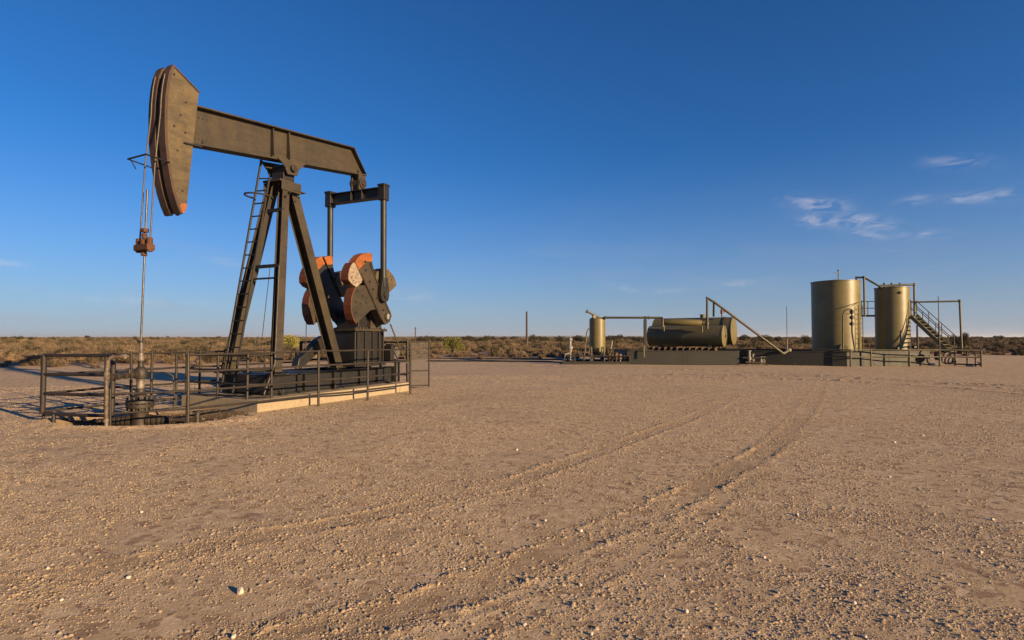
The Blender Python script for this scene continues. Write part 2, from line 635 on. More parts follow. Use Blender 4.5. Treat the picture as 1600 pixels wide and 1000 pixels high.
TRACKS = [  # tyre paths on the pad (x, y), half width, depth
    ([(-4.2, 3.1), (-3.28, 3.69), (-2.94, 3.90), (-2.49, 4.22), (-1.96, 4.63), (-1.35, 5.04), (-0.75, 5.61), (0.00, 6.29), (0.94, 7.62), (1.57, 8.52), (2.57, 10.00), (3.59, 11.44), (4.79, 13.35), (6.16, 15.69)], .15, .007),
    ([(-1.9, 2.7), (-1.25, 3.06), (-0.93, 3.23), (-0.54, 3.46), (-0.25, 3.72), (0.00, 3.95), (0.45, 4.46), (0.90, 4.91), (1.42, 5.42), (1.84, 5.91), (2.76, 7.06), (3.70, 8.28), (5.10, 10.37), (6.89, 13.23), (9.26, 17.20), (11.46, 20.99)], .17, .008),
    ([(-.9, 2.5), (-.42, 3.02), (.1, 3.4), (.55, 3.86), (1.1, 4.45), (1.8, 5.3), (2.8, 6.65)], .10, .003),
    ([(-2, 33), (3.56, 31.0), (8.0, 28.5), (11.43, 25.47), (13.97, 22.65), (15.55, 20.39), (16.63, 18.54), (18, 14)], .32, .030),
    ([(4, 22.9), (7.62, 22.65), (11.08, 21.95), (13.16, 19.55), (13.83, 17.63), (14.07, 15.69), (13.8, 13)], .28, .026),
    ([(5, 24.5), (8.5, 24.3), (12.3, 23.4), (14.6, 20.8), (15.3, 18.6), (15.5, 16.5), (15.2, 13.5)], .28, .026),
]


def seg_dist(x, y, pts):
    best = np.full(x.shape, 1e9)
    sgn = np.zeros(x.shape)
    for (ax, ay), (bx, by) in zip(pts[:-1], pts[1:]):
        dx, dy = bx - ax, by - ay
        t = np.clip(((x - ax) * dx + (y - ay) * dy) / (dx * dx + dy * dy), 0, 1)
        ex, ey = x - ax - t * dx, y - ay - t * dy
        d = np.hypot(ex, ey)
        best = np.minimum(best, d)
    return best


def catmull(pts, k=6):
    P = [np.array(p, float) for p in pts]
    P = [2 * P[0] - P[1]] + P + [2 * P[-1] - P[-2]]
    out = []
    for i in range(1, len(P) - 2):
        for j in range(k):
            t = j / k
            out.append(.5 * ((2 * P[i]) + (-P[i - 1] + P[i + 1]) * t + (2 * P[i - 1] - 5 * P[i] + 4 * P[i + 1] - P[i + 2]) * t * t + (-P[i - 1] + 3 * P[i] - 3 * P[i + 1] + P[i + 2]) * t ** 3))
    out.append(P[-2])
    return [tuple(p) for p in out]


TRACKS = [(catmull(p, 4), w, d) for p, w, d in TRACKS]
EDGE = [(-400, 10), (-60, 22), (-34, 27), (-23, 30), (-12, 36), (-4, 40), (6, 43), (20, 46.5), (45, 49.5), (100, 53), (400, 60)]


def pad_edge(x):
    return np.interp(x, [p[0] for p in EDGE], [p[1] for p in EDGE])


def hole(x, y):
    return np.sqrt(((x + 6.98) / 1.5) ** 2 + ((y - 10.92) / .78) ** 2) + vnoise(x, y, .35, 5) * .22


def hole2(x, y):
    return np.sqrt(((x + 6.35) / 1.05) ** 2 + ((y - 11.55) / .62) ** 2) + vnoise(x, y, .3, 6) * .3


def ground_z(x, y, r=None):
    x = np.asarray(x, float)
    y = np.asarray(y, float)
    r = np.hypot(x, y) if r is None else r

    def lod(wl):
        return np.clip(2.2 - .0032 * r * (1 + r / 15) * 3 / wl, 0, 1)
    z = vnoise(x, y, 7.0, 1) * .05 * np.clip(1.4 - r / 60, 0, 1) + vnoise(x, y, 1.9, 2) * .016 * np.clip(2 - r / 30, 0, 1)
    crust = np.clip(1.0 * vnoise(x, y, 1.6, 9) + .8 * vnoise(x, y, .5, 19) + .6, .2, 1.15)
    z += vnoise(x, y, .42, 3) * .004 * lod(.42)
    n1 = vnoise(x, y, .13, 4)
    n2 = vnoise(x, y, .062, 6)
    n3 = vnoise(x, y, .031, 7)
    n4 = vnoise(x, y, .017, 8)
    z += crust * (np.abs(n1) * .004 * lod(.13) + np.abs(n2) * .006 * lod(.062) + np.abs(n3) * .009 * lod(.031) + n4 * .006 * lod(.017))
    # tyre tracks: a shallow trough between two broken, thrown-up ridges
    near = r < 45
    xs, ys = x[near], y[near]
    add = np.zeros(xs.shape)
    for pts, w, d in TRACKS:
        px = np.array(pts)
        inb = (xs > px[:, 0].min() - 1) & (xs < px[:, 0].max() + 1) & (ys > px[:, 1].min() - 1) & (ys < px[:, 1].max() + 1)
        if not inb.any():
            continue
        xx, yy = xs[inb], ys[inb]
        dist = seg_dist(xx, yy, pts) + vnoise(xx, yy, .12, 11) * .03
        br = np.clip(.55 + 1.0 * vnoise(xx, yy, .9, 12) + 1.1 * vnoise(xx, yy, .09, 13), 0, 1.2)
        crumb = np.abs(vnoise(xx, yy, .075, 16)) + .7 * np.abs(vnoise(xx, yy, .034, 17))
        edge = np.exp(-((dist - w * 1.15) / (w * .30)) ** 2)
        add[inb] += (-d * .45 * sstep(w, w * .75, dist) + d * 2.7 * edge * (crumb * 1.7 - .12)) * br * (np.clip(1.25 - np.hypot(xx, yy) / 20, .3, 1) if d < .02 else 1)
    z[near] += add
    # the dug-out cellar round the well
    e = hole(x, y)
    z += -.30 * sstep(1.06, .78, e) + .045 * np.exp(-((e - 1.2) / .16) ** 2)
    z += -.14 * sstep(1.1, .6, hole2(x, y))
    # soil outside the pad lies a hand higher
    soil = sstep(-.6, 1.6, y - pad_edge(x) + vnoise(x, y, 5, 14) * 3)
    z += soil * (.10 + vnoise(x, y, 9, 15) * .25 * np.clip(1.5 - r / 200, 0, 1))
    return z


def build_ground():
    rad = [.02, .5, 1.1, 1.6, 2.0]
    while rad[-1] < 62:
        r = rad[-1]
        rad.append(r + .0028 * r * (1 + r / 15))
    while rad[-1] < 30000:
        rad.append(rad[-1] * 1.075)
    rad = np.array(rad)
    half = math.radians(51)
    fine = np.linspace(-half, half, 700)
    coarse = np.linspace(half, 2 * math.pi - half, 74)[1:-1]
    ang = np.concatenate([fine, coarse])
    na, nr = len(ang), len(rad)
    R, Agl = np.meshgrid(rad, ang, indexing='ij')
    X, Y = (R * np.sin(Agl)).ravel(), (R * np.cos(Agl)).ravel()
    Z = ground_z(X, Y, R.ravel())
    co = np.stack([X, Y, Z], 1).astype(np.float32)
    i, j = np.meshgrid(np.arange(nr - 1), np.arange(na), indexing='ij')
    j2 = (j + 1) % na
    q = np.stack([i * na + j, (i + 1) * na + j, (i + 1) * na + j2, i * na + j2], -1).reshape(-1, 4)
    me = bpy.data.meshes.new('ground')
    me.vertices.add(len(co))
    me.vertices.foreach_set('co', co.ravel())
    me.loops.add(q.size)
    me.loops.foreach_set('vertex_index', q.ravel().astype(np.int32))
    me.polygons.add(len(q))
    me.polygons.foreach_set('loop_start', np.arange(0, q.size, 4, dtype=np.int32))
    me.polygons.foreach_set('loop_total', np.full(len(q), 4, dtype=np.int32))
    me.polygons.foreach_set('use_smooth', np.ones(len(q), dtype=bool))
    me.update(calc_edges=True)
    soil = sstep(-.6, 1.2, Y - pad_edge(X) + vnoise(X, Y, 5, 14) * 3)
    e = hole(X, Y)
    stain = sstep(1.15, .85, e) * .95
    stain = np.maximum(stain, .92 * sstep(1.2, .8, hole2(X, Y)))
    jx = (X - JACK_O.x) * .432 + (Y - JACK_O.y) * .902
    jc = -(X - JACK_O.x) * .902 + (Y - JACK_O.y) * .432
    stain = np.maximum(stain, .8 * sstep(.25, -.1, np.maximum(np.abs(jx - 1.2) - .7, np.abs(jc + .55) - .55) + vnoise(X, Y, .4, 21) * .5))
    track = np.zeros(len(X))
    nr_ = R.ravel() < 45
    for pts, w, d in TRACKS:
        dd = seg_dist(X[nr_], Y[nr_], pts)
        track[nr_] = np.maximum(track[nr_], sstep(w * 1.9, w * .6, dd) * np.clip(.55 + 1.1 * vnoise(X[nr_], Y[nr_], .7, 22) + .8 * vnoise(X[nr_], Y[nr_], .15, 23), 0, 1) * min(1, d / .008) * .75 * (np.clip(1.5 - R.ravel()[nr_] / 16, .15, 1) if d < .02 else 1))
    for nm, arr in (('soil', soil), ('stain', stain), ('track', track)):
        a = me.attributes.new(nm, 'FLOAT', 'POINT')
        a.data.foreach_set('value', arr.astype(np.float32))
    me.materials.append(MATS['gravel_pad'])
    o = bpy.data.objects.new('ground', me)
    COL.objects.link(o)
    kind(o, 'structure', 'tan gravel well pad and sandy plain reaching the horizon')


build_ground()


def build_hills():
    n = 160
    vs_, fc = [], []
    for k in range(n + 1):
        t = k / n
        x = -9000 + 18000 * t
        h = 16 + 24 * (vnoise(np.array([x]), np.array([0.]), 2600, 3)[0] + .5) + 8 * vnoise(np.array([x]), np.array([5.]), 700, 4)[0]
        h *= .25 + .75 * math.exp(-((x - 700) / 2600) ** 2)
        for (y, z) in ((8200, -3), (8900, h * .75), (9500, h), (10800, -3)):
            vs_.append((x, y, z))
    for k in range(n):
        for j in range(3):
            fc.append((k * 4 + j, (k + 1) * 4 + j, (k + 1) * 4 + j + 1, k * 4 + j + 1))
    o = MB().add(vs_, fc).build('hills', 'far_hill', None, 0, True)
    kind(o, 'structure', 'low blue hills far off along the horizon')


build_hills()

# ------------------------------------------------------------------ concrete slab under the pump jack
slab = thing('concrete_slab', 'long pale concrete slab under the pump jack skid', 'slab', JACK_O, JACK_RZ)
joint = [1.68, 3.45, 5.2, 7.08]
for a0, a1 in zip(joint[:-1], joint[1:]):
    MB().box(a0 + .006, a1 - .006, -1.24, 1.24, -.25, .26).build('slab_section', 'concrete', slab, .012)

# ------------------------------------------------------------------ pump jack
jack = thing('pump_jack', 'tall weathered brown beam pump jack with orange tipped counterweights', 'pump jack', JACK_O, JACK_RZ)


def jp(mb, name, mat, parent=None, bevel=.006, smooth=False):
    return mb.build(name, mat, parent or jack, bevel, smooth)


# skid base of rolled beams
skid = MB()
for s in (-1, 1):
    skid.ibeam((2.45, s * .70, .505), (6.95, s * .70, .505), .22, .47, .03, .02)
for a in (2.55, 3.6, 4.7, 5.6, 6.85):
    skid.ibeam((a, -.68, .50), (a, .68, .50), .18, .40, .02, .02)
sk = jp(skid, 'skid_base', 'black_steel')
for a in (2.47, 3.45, 4.45, 5.45, 6.2, 6.93):
    for s in (-1, 1):
        jp(MB().box(a - .012, a + .012, s * .70 - .105, s * .70 + .105, .30, .71), 'stiffener_plate', 'jack_dark', sk, .003)
jp(MB().box(2.44, 2.47, -.58, .58, .31, .70), 'end_plate', 'jack_dark', sk, .003)
jp(MB().box(2.5, 4.3, -.58, .58, .700, .728), 'deck_plate', 'jack_dark', sk, .003)
for a, c in ((2.7, -.9), (4.4, -.9), (6.6, -.9)):
    jp(MB().box(a - .1, a + .1, -.93, -.80, .262, .30).cyl((a, -.87, .28), (a, -.87, .40), .02, n=8), 'anchor_clamp', 'jack_dark', sk, .003)

# samson post
TOP = 5.44
legs = [((2.64, -.70, .74), (3.30, -.17, TOP)), ((2.55, .84, .74), (3.28, .18, TOP)), ((5.38, 0, .74), (3.62, 0, TOP))]
for i, (p0, p1) in enumerate(legs):
    leg = jp(MB().ibeam(p0, p1, (.21 if i < 2 else .24), (.18, .23, .29)[i], .024, .02, up=(0, 1, 0)), 'samson_leg', 'jack_paint')
    jp(MB().box(p0[0] - .2, p0[0] + .2, p0[1] - .2, p0[1] + .2, .741, .768), 'foot_plate', 'jack_dark', leg, .004)
    for dx in (-.16, .16):
        for dy in (-.16, .16):
            jp(MB().cyl((p0[0] + dx, p0[1] + dy, .768), (p0[0] + dx, p0[1] + dy, .81), .02, n=6), 'bolt', 'jack_dark', leg, 0)
    mid_ = V3(p0).lerp(V3(p1), .93)
    for dz in (-.06, .06):
        jp(MB().cyl((mid_.x + dz, mid_.y - .17, mid_.z + dz), (mid_.x + dz, mid_.y - .06, mid_.z + dz), .022, n=6), 'bolt', 'jack_dark', leg, 0)
jp(MB().box(3.06, 3.74, -.30, .30, TOP - .01, TOP + .04), 'post_cap', 'jack_paint')
jp(MB().box(3.10, 3.72, -.315, -.297, TOP - .22, TOP - .012).box(3.10, 3.72, .297, .315, TOP - .22, TOP - .012), 'gusset_plate', 'jack_paint', None, .003)
jp(MB().box(3.40, 3.86, -.33, .33, TOP - .17, TOP - .145), 'collar_plate', 'jack_paint', None, .003)
for z in (3.32, 3.02, 4.72):
    t = (z - .74) / (TOP - .74)
    a = 2.64 + t * .66
    c = .66 - t * .49
    jp(MB().bar((a - .08, -c - .1, z), (a - .08, c + .1, z), .06, .08 if z != 3.02 else .04), 'cross_brace', 'jack_dark', None, .004)
# centre bearing under the beam
sb = MB()
for s in (-1, 1):
    sb.prism([(2.95, 5.952), (3.90, 6.072), (3.80, 5.98), (3.64, 5.82), (3.58, 5.66), (3.28, 5.63), (3.20, 5.78), (3.06, 5.90)], s * .30 - .02, s * .30 + .02)
sbo = jp(sb, 'centre_bearing', 'jack_paint', None, .004)
jp(MB().cyl((3.42, -.40, 5.80), (3.42, .40, 5.80), .085), 'bearing_pin', 'fence_bare', sbo, .01, True)
jp(MB().cyl((3.42, -.26, 5.80), (3.42, .26, 5.80), .13).box(3.25, 3.60, -.20, .20, 5.482, 5.72), 'bearing_housing', 'jack_dark', sbo, .01)


def beam_bot(a):
    return 5.68 + .1345 * (a - .96)


def beam_top(a):
    return 6.53 + .1195 * (a - 1.01)


# walking beam
wb = MB()
A0, A1t, A1b = .90, 5.87, 6.42
wb.prism([(A0, beam_bot(A0)), (A1b, beam_bot(A1b)), (A1t, beam_top(A1t)), (A0, beam_top(A0))], -.014, .014)
fl = .033
wb.prism([(A0, beam_bot(A0)), (A1b, beam_bot(A1b)), (A1b - .03, beam_bot(A1b) + fl), (A0, beam_bot(A0) + fl)], -.165, .165)
wb.prism([(A0, beam_top(A0) - fl), (A1t - .01, beam_top(A1t) - fl), (A1t, beam_top(A1t)), (A0, beam_top(A0))], -.165, .165)
wb.prism([(A1b - .03, beam_bot(A1b) + fl), (A1b, beam_bot(A1b) + .002), (A1t, beam_top(A1t) - .002), (A1t - .035, beam_top(A1t) - fl)], -.163, .163)
beam = jp(wb, 'walking_beam', 'jack_paint')
for a in (3.02, 3.52):
    for s in (-1, 1):
        t0, b0 = beam_top(a) - fl, beam_bot(a) + fl
        jp(MB().add([(a - .015, s * .012, b0), (a - .015, s * .155, b0), (a - .015, s * .10, t0), (a - .015, s * .012, t0), (a + .015, s * .012, b0), (a + .015, s * .155, b0), (a + .015, s * .10, t0), (a + .015, s * .012, t0)],
                    [(0, 1, 2, 3), (7, 6, 5, 4), (0, 4, 5, 1), (1, 5, 6, 2), (2, 6, 7, 3), (3, 7, 4, 0)]), 'stiffener_plate', 'jack_paint', beam, .003)
for a, dz in ((6.18, .12), (1.2, .1)):
    jp(MB().cyl((a, -.05, beam_bot(a) + dz), (a, .05, beam_bot(a) + dz), .035, n=10), 'bolt', 'black_steel', beam, .004)
for k in range(5):
    for s in (-1, 1):
        a = 2.98 + k * .22
        jp(MB().cyl((a, s * .13, beam_bot(a) + fl), (a, s * .13, beam_bot(a) + fl + .03), .022, n=6), 'bolt', 'jack_dark', beam, 0)
for k in range(4):
    a = 1.02 + k * .09
    for z_ in (.16, .62):
        jp(MB().cyl((a, -.034, beam_bot(a) + z_), (a, -.012, beam_bot(a) + z_), .02, n=6), 'bolt', 'jack_dark', beam, 0)
jp(MB().prism([(.955, beam_bot(.955) + .06), (1.36, beam_bot(1.36) + .06), (1.36, beam_top(1.36) - .08), (.955, beam_top(.955) - .08)], -.0245, -.0145), 'splice_plate', 'jack_paint', beam, .002)
# tail bearing
tb = MB()
zb = beam_bot(6.2)
for c in (-.13, .13):
    tb.box(6.06, 6.36, c - .03, c + .03, 5.93, zb - .002)
tb.cyl((6.21, -.20, 6.14), (6.21, .20, 6.14), .15).box(6.10, 6.32, -.09, .09, 5.90, 6.1)
tbo = jp(tb, 'tail_bearing', 'jack_paint', None, .008)
jp(MB().cyl((6.21, -.235, 6.14), (6.21, -.19, 6.14), .09), 'bearing_cap', 'fence_bare', tbo, .01, True)

# horse head: two cheek plates with a groove between, and curved wearing strips
arc = [(.60, 4.12), (.52, 4.28), (.435, 4.52), (.36, 4.82), (.30, 5.14), (.258, 5.46), (.238, 5.78), (.232, 6.08), (.24, 6.38), (.265, 6.66), (.305, 6.90), (.37, 7.09)]
back = [(.95, 6.76), (.84, 5.58), (.73, 4.36), (.70, 4.20)]
outline = arc + back
inner = [(a + .10, z) for a, z in arc] + [(a - .03, z) for a, z in back]
head = None
cheeks = MB()
for s in (-1, 1):
    ys_ = sorted((s * .055, s * .235))
    cheeks.prism(outline, *ys_)
cheeks.prism(inner, -.055, .055)
head = jp(cheeks, 'horse_head', 'head_paint', None, .006)
for s in (-1, 1):
    strip = MB()
    ys_ = sorted((s * .06, s * .262))
    out_ = [(a - .022, z) for a, z in arc]
    strip.prism(out_ + [(a + .035, z) for a, z in arc[::-1]], *ys_)
    jp(strip, 'arc_strip', 'head_edge', head, .004)
    jp(MB().prism([(.375, 7.094), (.955, 6.764), (.965, 6.79), (.375, 7.125)], *sorted((s * .05, s * .25))), 'top_strip', 'head_edge', head, .003)
jp(MB().prism([(.645, 4.135), (.70, 4.19), (.735, 4.33), (.70, 4.36), (.60, 4.335), (.58, 4.25)], -.2385, -.18), 'painted_tip', 'orange_paint', head, .006)
for (a, z, r) in ((.40, 6.93, .022), (.66, 6.45, .02), (.42, 5.88, .025), (.66, 5.82, .022), (.55, 6.15, .02), (.5, 5.4, .018), (.62, 4.6, .018)):
    jp(MB().cyl((a, -.255, z), (a, -.23, z), r, n=8), 'bolt', 'black_steel', head, .003)
jp(MB().bar((.62, -.27, 5.60), (1.02, -.27, 5.63), .02, .03).cyl((.70, -.26, 5.60), (.70, -.22, 5.60), .03, n=10), 'latch_pin', 'black_steel', head, .003)
gf = MB().tube([(.32, -.275, 5.10), (-.20, -.36, 5.10), (-.17, .26, 5.10)], .018, 8).tube([(-.17, .26, 5.10), (.34, .28, 5.06)], .014, 8).tube([(-.1, .27, 5.09), (-.02, .25, 4.94)], .010, 6)
jp(gf, 'cable_guard', 'black_steel', head, 0)

# bridle, carrier bar, polished rod
for c in (-.15, .15):
    path = [(a - .036, c, z) for a, z in ((.305, 6.90), (.265, 6.66), (.24, 6.38), (.232, 6.08))] + [(.10, c * 1.05, 5.0), (.03, c * 1.1, 3.45)]
    jp(MB().tube(path, .015, 8), 'bridle_cable', 'cable_steel', None, 0, True)
cb = MB().box(-.06, .10, -.22, .22, 3.30, 3.42)
for c in (-.17, .17):
    cb.cyl((.02, c, 3.27), (.02, c, 3.55), .055, n=12)
cbo = jp(cb, 'carrier_bar', 'rust_steel', None, .012)
jp(MB().cyl((.02, 0, 3.42), (.02, 0, 3.52), .075, n=12).cyl((.02, 0, 3.535), (.02, 0, 3.64), .05, n=12).box(-.03, .07, -.06, .06, 3.66, 3.74), 'rod_clamp', 'rust_steel', cbo, .008)
jp(MB().cyl((.02, 0, 3.20), (.02, 0, 3.30), .06, .04, n=12), 'rod_socket', 'rust_steel', cbo, .008)
jp(MB().cyl((.06, 0, 4.52), (-.012, 0, 1.40), .019, n=10), 'polished_rod', 'bare_rod', None, 0, True)

# ladder up the far front leg
lad = MB()
Lb, Lt = V3((2.36, .80, .30)), V3((3.02, .30, 6.02))
Rb, Rt = V3((2.36, .38, .30)), V3((3.02, .02, 5.52))
jp(MB().tube([Lb, Lt], .028, 8), 'ladder_rail', 'jack_dark', None, 0)
jp(MB().tube([Rb, Rt], .028, 8), 'ladder_rail', 'jack_dark', None, 0)
for k in range(16):
    z = .72 + k * .32
    t1 = (z - Lb.z) / (Lt.z - Lb.z)
    t2 = (z - Rb.z) / (Rt.z - Rb.z)
    if t2 <= 1:
        q = Rb.lerp(Rt, t2)
    else:
        q = V3((3.12, .05, z))
    jp(MB().tube([Lb.lerp(Lt, t1), q], .018, 6), 'ladder_rung', 'jack_dark', None, 0)
hoop = []
for k in range(13):
    w = math.pi * (k / 12)
    hoop.append((2.98 - .42 * math.sin(w), .26 + .28 * math.cos(w), 5.06))
hoop.append((3.05, -.05, 5.04))
jp(MB().tube(hoop, .022, 6), 'ladder_hoop', 'fence_bare', None, 0, True)
jp(MB().tube([(2.20, -.80, .26), (2.52, -.80, 1.0), (2.86, -.52, 3.30)], .024, 8), 'conduit', 'fence_bare', None, 0, True)
jp(MB().tube([(3.50, .5, 3.42), (3.26, .6, .73)], .009, 6), 'guy_wire', 'cable_steel', None, 0)

# gear reducer
gb = MB().box(5.56, 6.80, -.50, .50, .77, 1.77)
gbo = jp(gb, 'gear_reducer', 'black_steel', None, .015)
jp(MB().box(5.48, 6.88, -.58, .58, 1.772, 1.85), 'housing_flange', 'jack_paint', gbo, .008)
jp(MB().box(5.50, 6.86, -.56, .56, .770, .83), 'base_flange', 'jack_dark', gbo, .008)
for a in (5.62, 5.95, 6.28, 6.55, 6.74):
    jp(MB().box(a - .02, a + .02, -.555, -.501, .832, 1.77), 'housing_rib', 'jack_dark', gbo, .004)
jp(MB().bar((5.70, -.53, 1.70), (5.60, -.53, .95), .012, .03), 'dipstick_line', 'fence_bare', gbo, 0)
for k in range(9):
    a = 5.55 + k * .155
    jp(MB().cyl((a, -.545, 1.852), (a, -.545, 1.885), .018, n=6), 'flange_bolt', 'jack_dark', gbo, 0)
up = [(5.62, 1.852)] + [(6.40 - .60 * math.cos(w) * (1.0 if math.cos(w) > 0 else .72), 1.90 + .60 * math.sin(w)) for w in [math.pi * k / 14 for k in range(15)]] + [(6.80, 1.852)]
jp(MB().prism(up, -.40, .40), 'upper_housing', 'black_steel', gbo, .012)
for s in (-1, 1):
    jp(MB().prism([(6.16, 1.852), (6.68, 1.852), (6.60, 2.30), (6.50, 2.38), (6.34, 2.38), (6.24, 2.30)], *sorted((s * .402, s * .54))), 'bearing_block', 'jack_paint', gbo, .01)
jp(MB().cyl((6.42, -.955, 2.19), (6.42, .955, 2.19), .11), 'crank_shaft', 'jack_dark', None, .01, True)

# cranks with their bolted counterweights
arm = [(5.21, 3.43), (5.60, 3.73), (6.06, 3.08), (6.66, 2.23), (6.56, 2.04), (6.36, 1.96), (6.16, 2.13)]
tip = [(5.07, 3.62), (5.15, 3.74), (5.28, 3.85), (5.46, 3.93), (5.598, 3.732), (5.209, 3.432)]
w_low = [(5.50, 3.04), (5.28, 3.02), (5.12, 2.95), (5.03, 2.82), (4.97, 2.66), (4.945, 2.48), (4.98, 2.25), (5.06, 2.08), (5.17, 1.97), (5.36, 2.09), (5.76, 2.36), (6.02, 2.40), (5.85, 2.70)]
w_up = [(5.00, 3.60), (5.08, 3.62), (5.40, 3.20), (5.36, 3.10), (5.16, 2.955), (4.98, 3.02), (4.84, 3.13), (4.83, 3.26), (4.87, 3.41), (4.93, 3.52)]
w_right = [(5.95, 3.25), (6.02, 3.46), (6.18, 3.56), (6.36, 3.61), (6.55, 3.58), (6.73, 3.47), (6.87, 3.32), (6.94, 3.16), (6.70, 2.99), (6.47, 2.83), (6.25, 2.80)]
w_top = [(5.50, 3.90), (5.66, 3.96), (5.83, 3.97), (5.85, 3.74), (5.98, 3.40), (5.90, 3.28)]
for s in (-1, 1):
    def lay(poly, c0, c1, name, mat, parent=None, bev=.012):
        return jp(MB().prism(poly, *sorted((s * c0, s * c1))), name, mat, parent, bev)
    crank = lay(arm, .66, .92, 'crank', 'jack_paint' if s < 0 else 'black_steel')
    lay(tip, .66, .92, 'crank_tip', 'orange_paint', crank)
    lay([(5.30, 3.32), (5.36, 3.37), (6.28, 2.12), (6.22, 2.07)], .9205, .94, 'crank_rib', 'jack_paint', crank, .004)
    lay([(5.62, 3.66), (5.665, 3.615), (6.60, 2.29), (6.55, 2.25)], .9205, .945, 'crank_rib', 'jack_paint', crank, .004)
    wl = lay(w_low, .62, .885, 'counterweight', 'jack_paint')
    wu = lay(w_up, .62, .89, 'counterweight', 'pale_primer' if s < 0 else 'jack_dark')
    wr = lay(w_right, .60, .88, 'counterweight', 'head_paint')
    wt = lay(w_top, .62, .84, 'counterweight', 'jack_dark')
    lay([(5.51, 3.905), (5.66, 3.965), (5.835, 3.975), (5.855, 3.745), (5.64, 3.70)], .612, .848, 'painted_end', 'orange_paint', wt, .004)

    def rim(poly, idx, parent, k=.012):
        pts = [poly[i] for i in idx]
        cx = sum(p[0] for p in poly) / len(poly)
        cz = sum(p[1] for p in poly) / len(poly)
        o_ = [(a + (a - cx) * .035, z + (z - cz) * .035) for a, z in pts]
        i_ = [(a - (a - cx) * .02, z - (z - cz) * .02) for a, z in pts]
        jp(MB().prism(o_ + i_[::-1], *sorted((s * .625, s * .887))), 'painted_rim', 'orange_rim', parent, .003)
    rim(w_low, [2, 3, 4, 5, 6, 7, 8], wl)
    rim(w_up, [5, 6, 7, 8, 9, 0], wu)
    holes = [(5.2, 2.85), (5.42, 2.75), (5.12, 2.55), (5.32, 2.52), (5.14, 2.27), (5.55, 2.55)]
    for a, z in holes:
        jp(MB().cyl((a, s * .88, z), (a, s * .895, z), .028, n=8), 'weight_bolt', 'black_steel', wl, 0)
    for a, z in ((5.0, 3.35), (5.12, 3.2), (4.95, 3.2), (5.1, 3.07), (5.02, 3.12)):
        jp(MB().cyl((a, s * .885, z), (a, s * .9, z), .018, n=8), 'weight_bolt', 'black_steel', wu, 0)
    for a, z in ((6.3, 3.4), (6.5, 3.3), (6.68, 3.3), (6.45, 3.05)):
        jp(MB().cyl((a, s * .875, z), (a, s * .89, z), .025, n=8), 'weight_bolt', 'black_steel', wr, 0)
    for a, z in ((5.48, 3.45), (5.66, 3.15), (5.80, 2.95), (5.98, 2.72), (6.25, 2.38), (5.45, 3.68)):
        jp(MB().cyl((a, s * .915, z), (a, s * .945, z), .032, n=8), 'crank_bolt', 'black_steel', crank, 0)
    jp(MB().prism([(6.37, 2.22), (6.43, 2.30), (6.50, 2.25), (6.47, 2.13), (6.40, 2.12)], *sorted((s * .9555, s * .965))), 'shaft_cap', 'white_paint', crank, 0)
    jp(MB().cyl((6.16, s * .84, 2.80), (6.16, s * 1.10, 2.80), .075), 'wrist_pin', 'jack_dark', crank, .008, True)
    # pitman arm with its lower bearing
    pit = jp(MB().cyl((6.135, s * 1.0, 5.66), (6.155, s * 1.0, 3.05), .085, n=18), 'pitman_arm', 'black_steel', None, 0, True)
    jp(MB().prism([(6.06, 3.30), (6.25, 3.30), (6.32, 3.05), (6.34, 2.80), (6.29, 2.65), (6.16, 2.58), (6.03, 2.65), (5.98, 2.80), (6.0, 3.05)], *sorted((s * .945, s * 1.075))), 'pitman_bearing', 'jack_dark', pit, .012)
    jp(MB().cyl((6.16, s * 1.076, 2.80), (6.16, s * 1.125, 2.80), .09, n=16).cyl((6.16, s * 1.126, 2.80), (6.16, s * 1.15, 2.80), .05, n=10), 'bearing_cap', 'fence_bare', pit, .006, True)
    jp(MB().box(6.02, 6.25, s * 1.0 - .11, s * 1.0 + .11, 5.52, 5.98).box(6.0, 6.27, s * 1.0 - .125, s * 1.0 + .125, 5.93, 5.99), 'pitman_socket', 'black_steel', pit, .01)
# equalizer
eq = MB().ibeam((6.135, -.90, 5.75), (6.135, .90, 5.75), .24, .31, .026, .022)
eqo = jp(eq, 'equalizer', 'black_steel', None, .005)
for c in (-.28, .12):
    jp(MB().box(6.015, 6.255, c - .012, c + .012, 5.622, 5.878), 'stiffener_plate', 'jack_dark', eqo, .003)
# brake lever, belt guard, hanging chain, motor stand, motor
jp(MB().tube([(6.50, -.99, 1.98), (7.0, -.96, 1.28), (7.42, -.92, .80)], .022, 8), 'brake_lever', 'pipe_paint', None, 0, True)
jp(MB().prism([(4.55, .78), (4.78, .78), (5.30, 1.16), (5.8, 1.40), (5.86, 1.62), (5.56, 1.64), (5.36, 1.56), (4.95, 1.22), (4.62, 1.02)], .62, .86), 'belt_guard', 'black_steel', None, .02)
jp(MB().tube([(4.98, .75, 2.35), (4.99, .76, .74)], .010, 6), 'hanging_chain', 'black_steel', None, 0)
ms = MB().box(6.96, 7.55, -.85, .45, .84, .90)
for a in (7.02, 7.18):
    ms.box(a, a + .05, -.80, -.74, .26, .84).box(a, a + .05, .3, .36, .26, .84)
mso = jp(ms, 'motor_stand', 'black_steel', None, .006)
mt_ = MB().cyl((7.22, -.66, 1.12), (7.22, -.06, 1.12), .19, n=20)
mot = jp(mt_, 'electric_motor', 'motor_silver', None, .015, True)
for k in range(7):
    jp(MB().lathe([(0, .19), (0, .208), (.018, .208), (.018, .19)], (7.22, -.58 + k * .075, 1.12), 20, (0, 1, 0)), 'cooling_fin', 'motor_silver', mot, 0)
jp(MB().box(7.10, 7.34, -.6, -.12, .902, .96), 'motor_foot', 'black_steel', mot, .005)
jp(MB().box(7.16, 7.30, -.48, -.30, 1.30, 1.40), 'terminal_box', 'jack_dark', mot, .008)
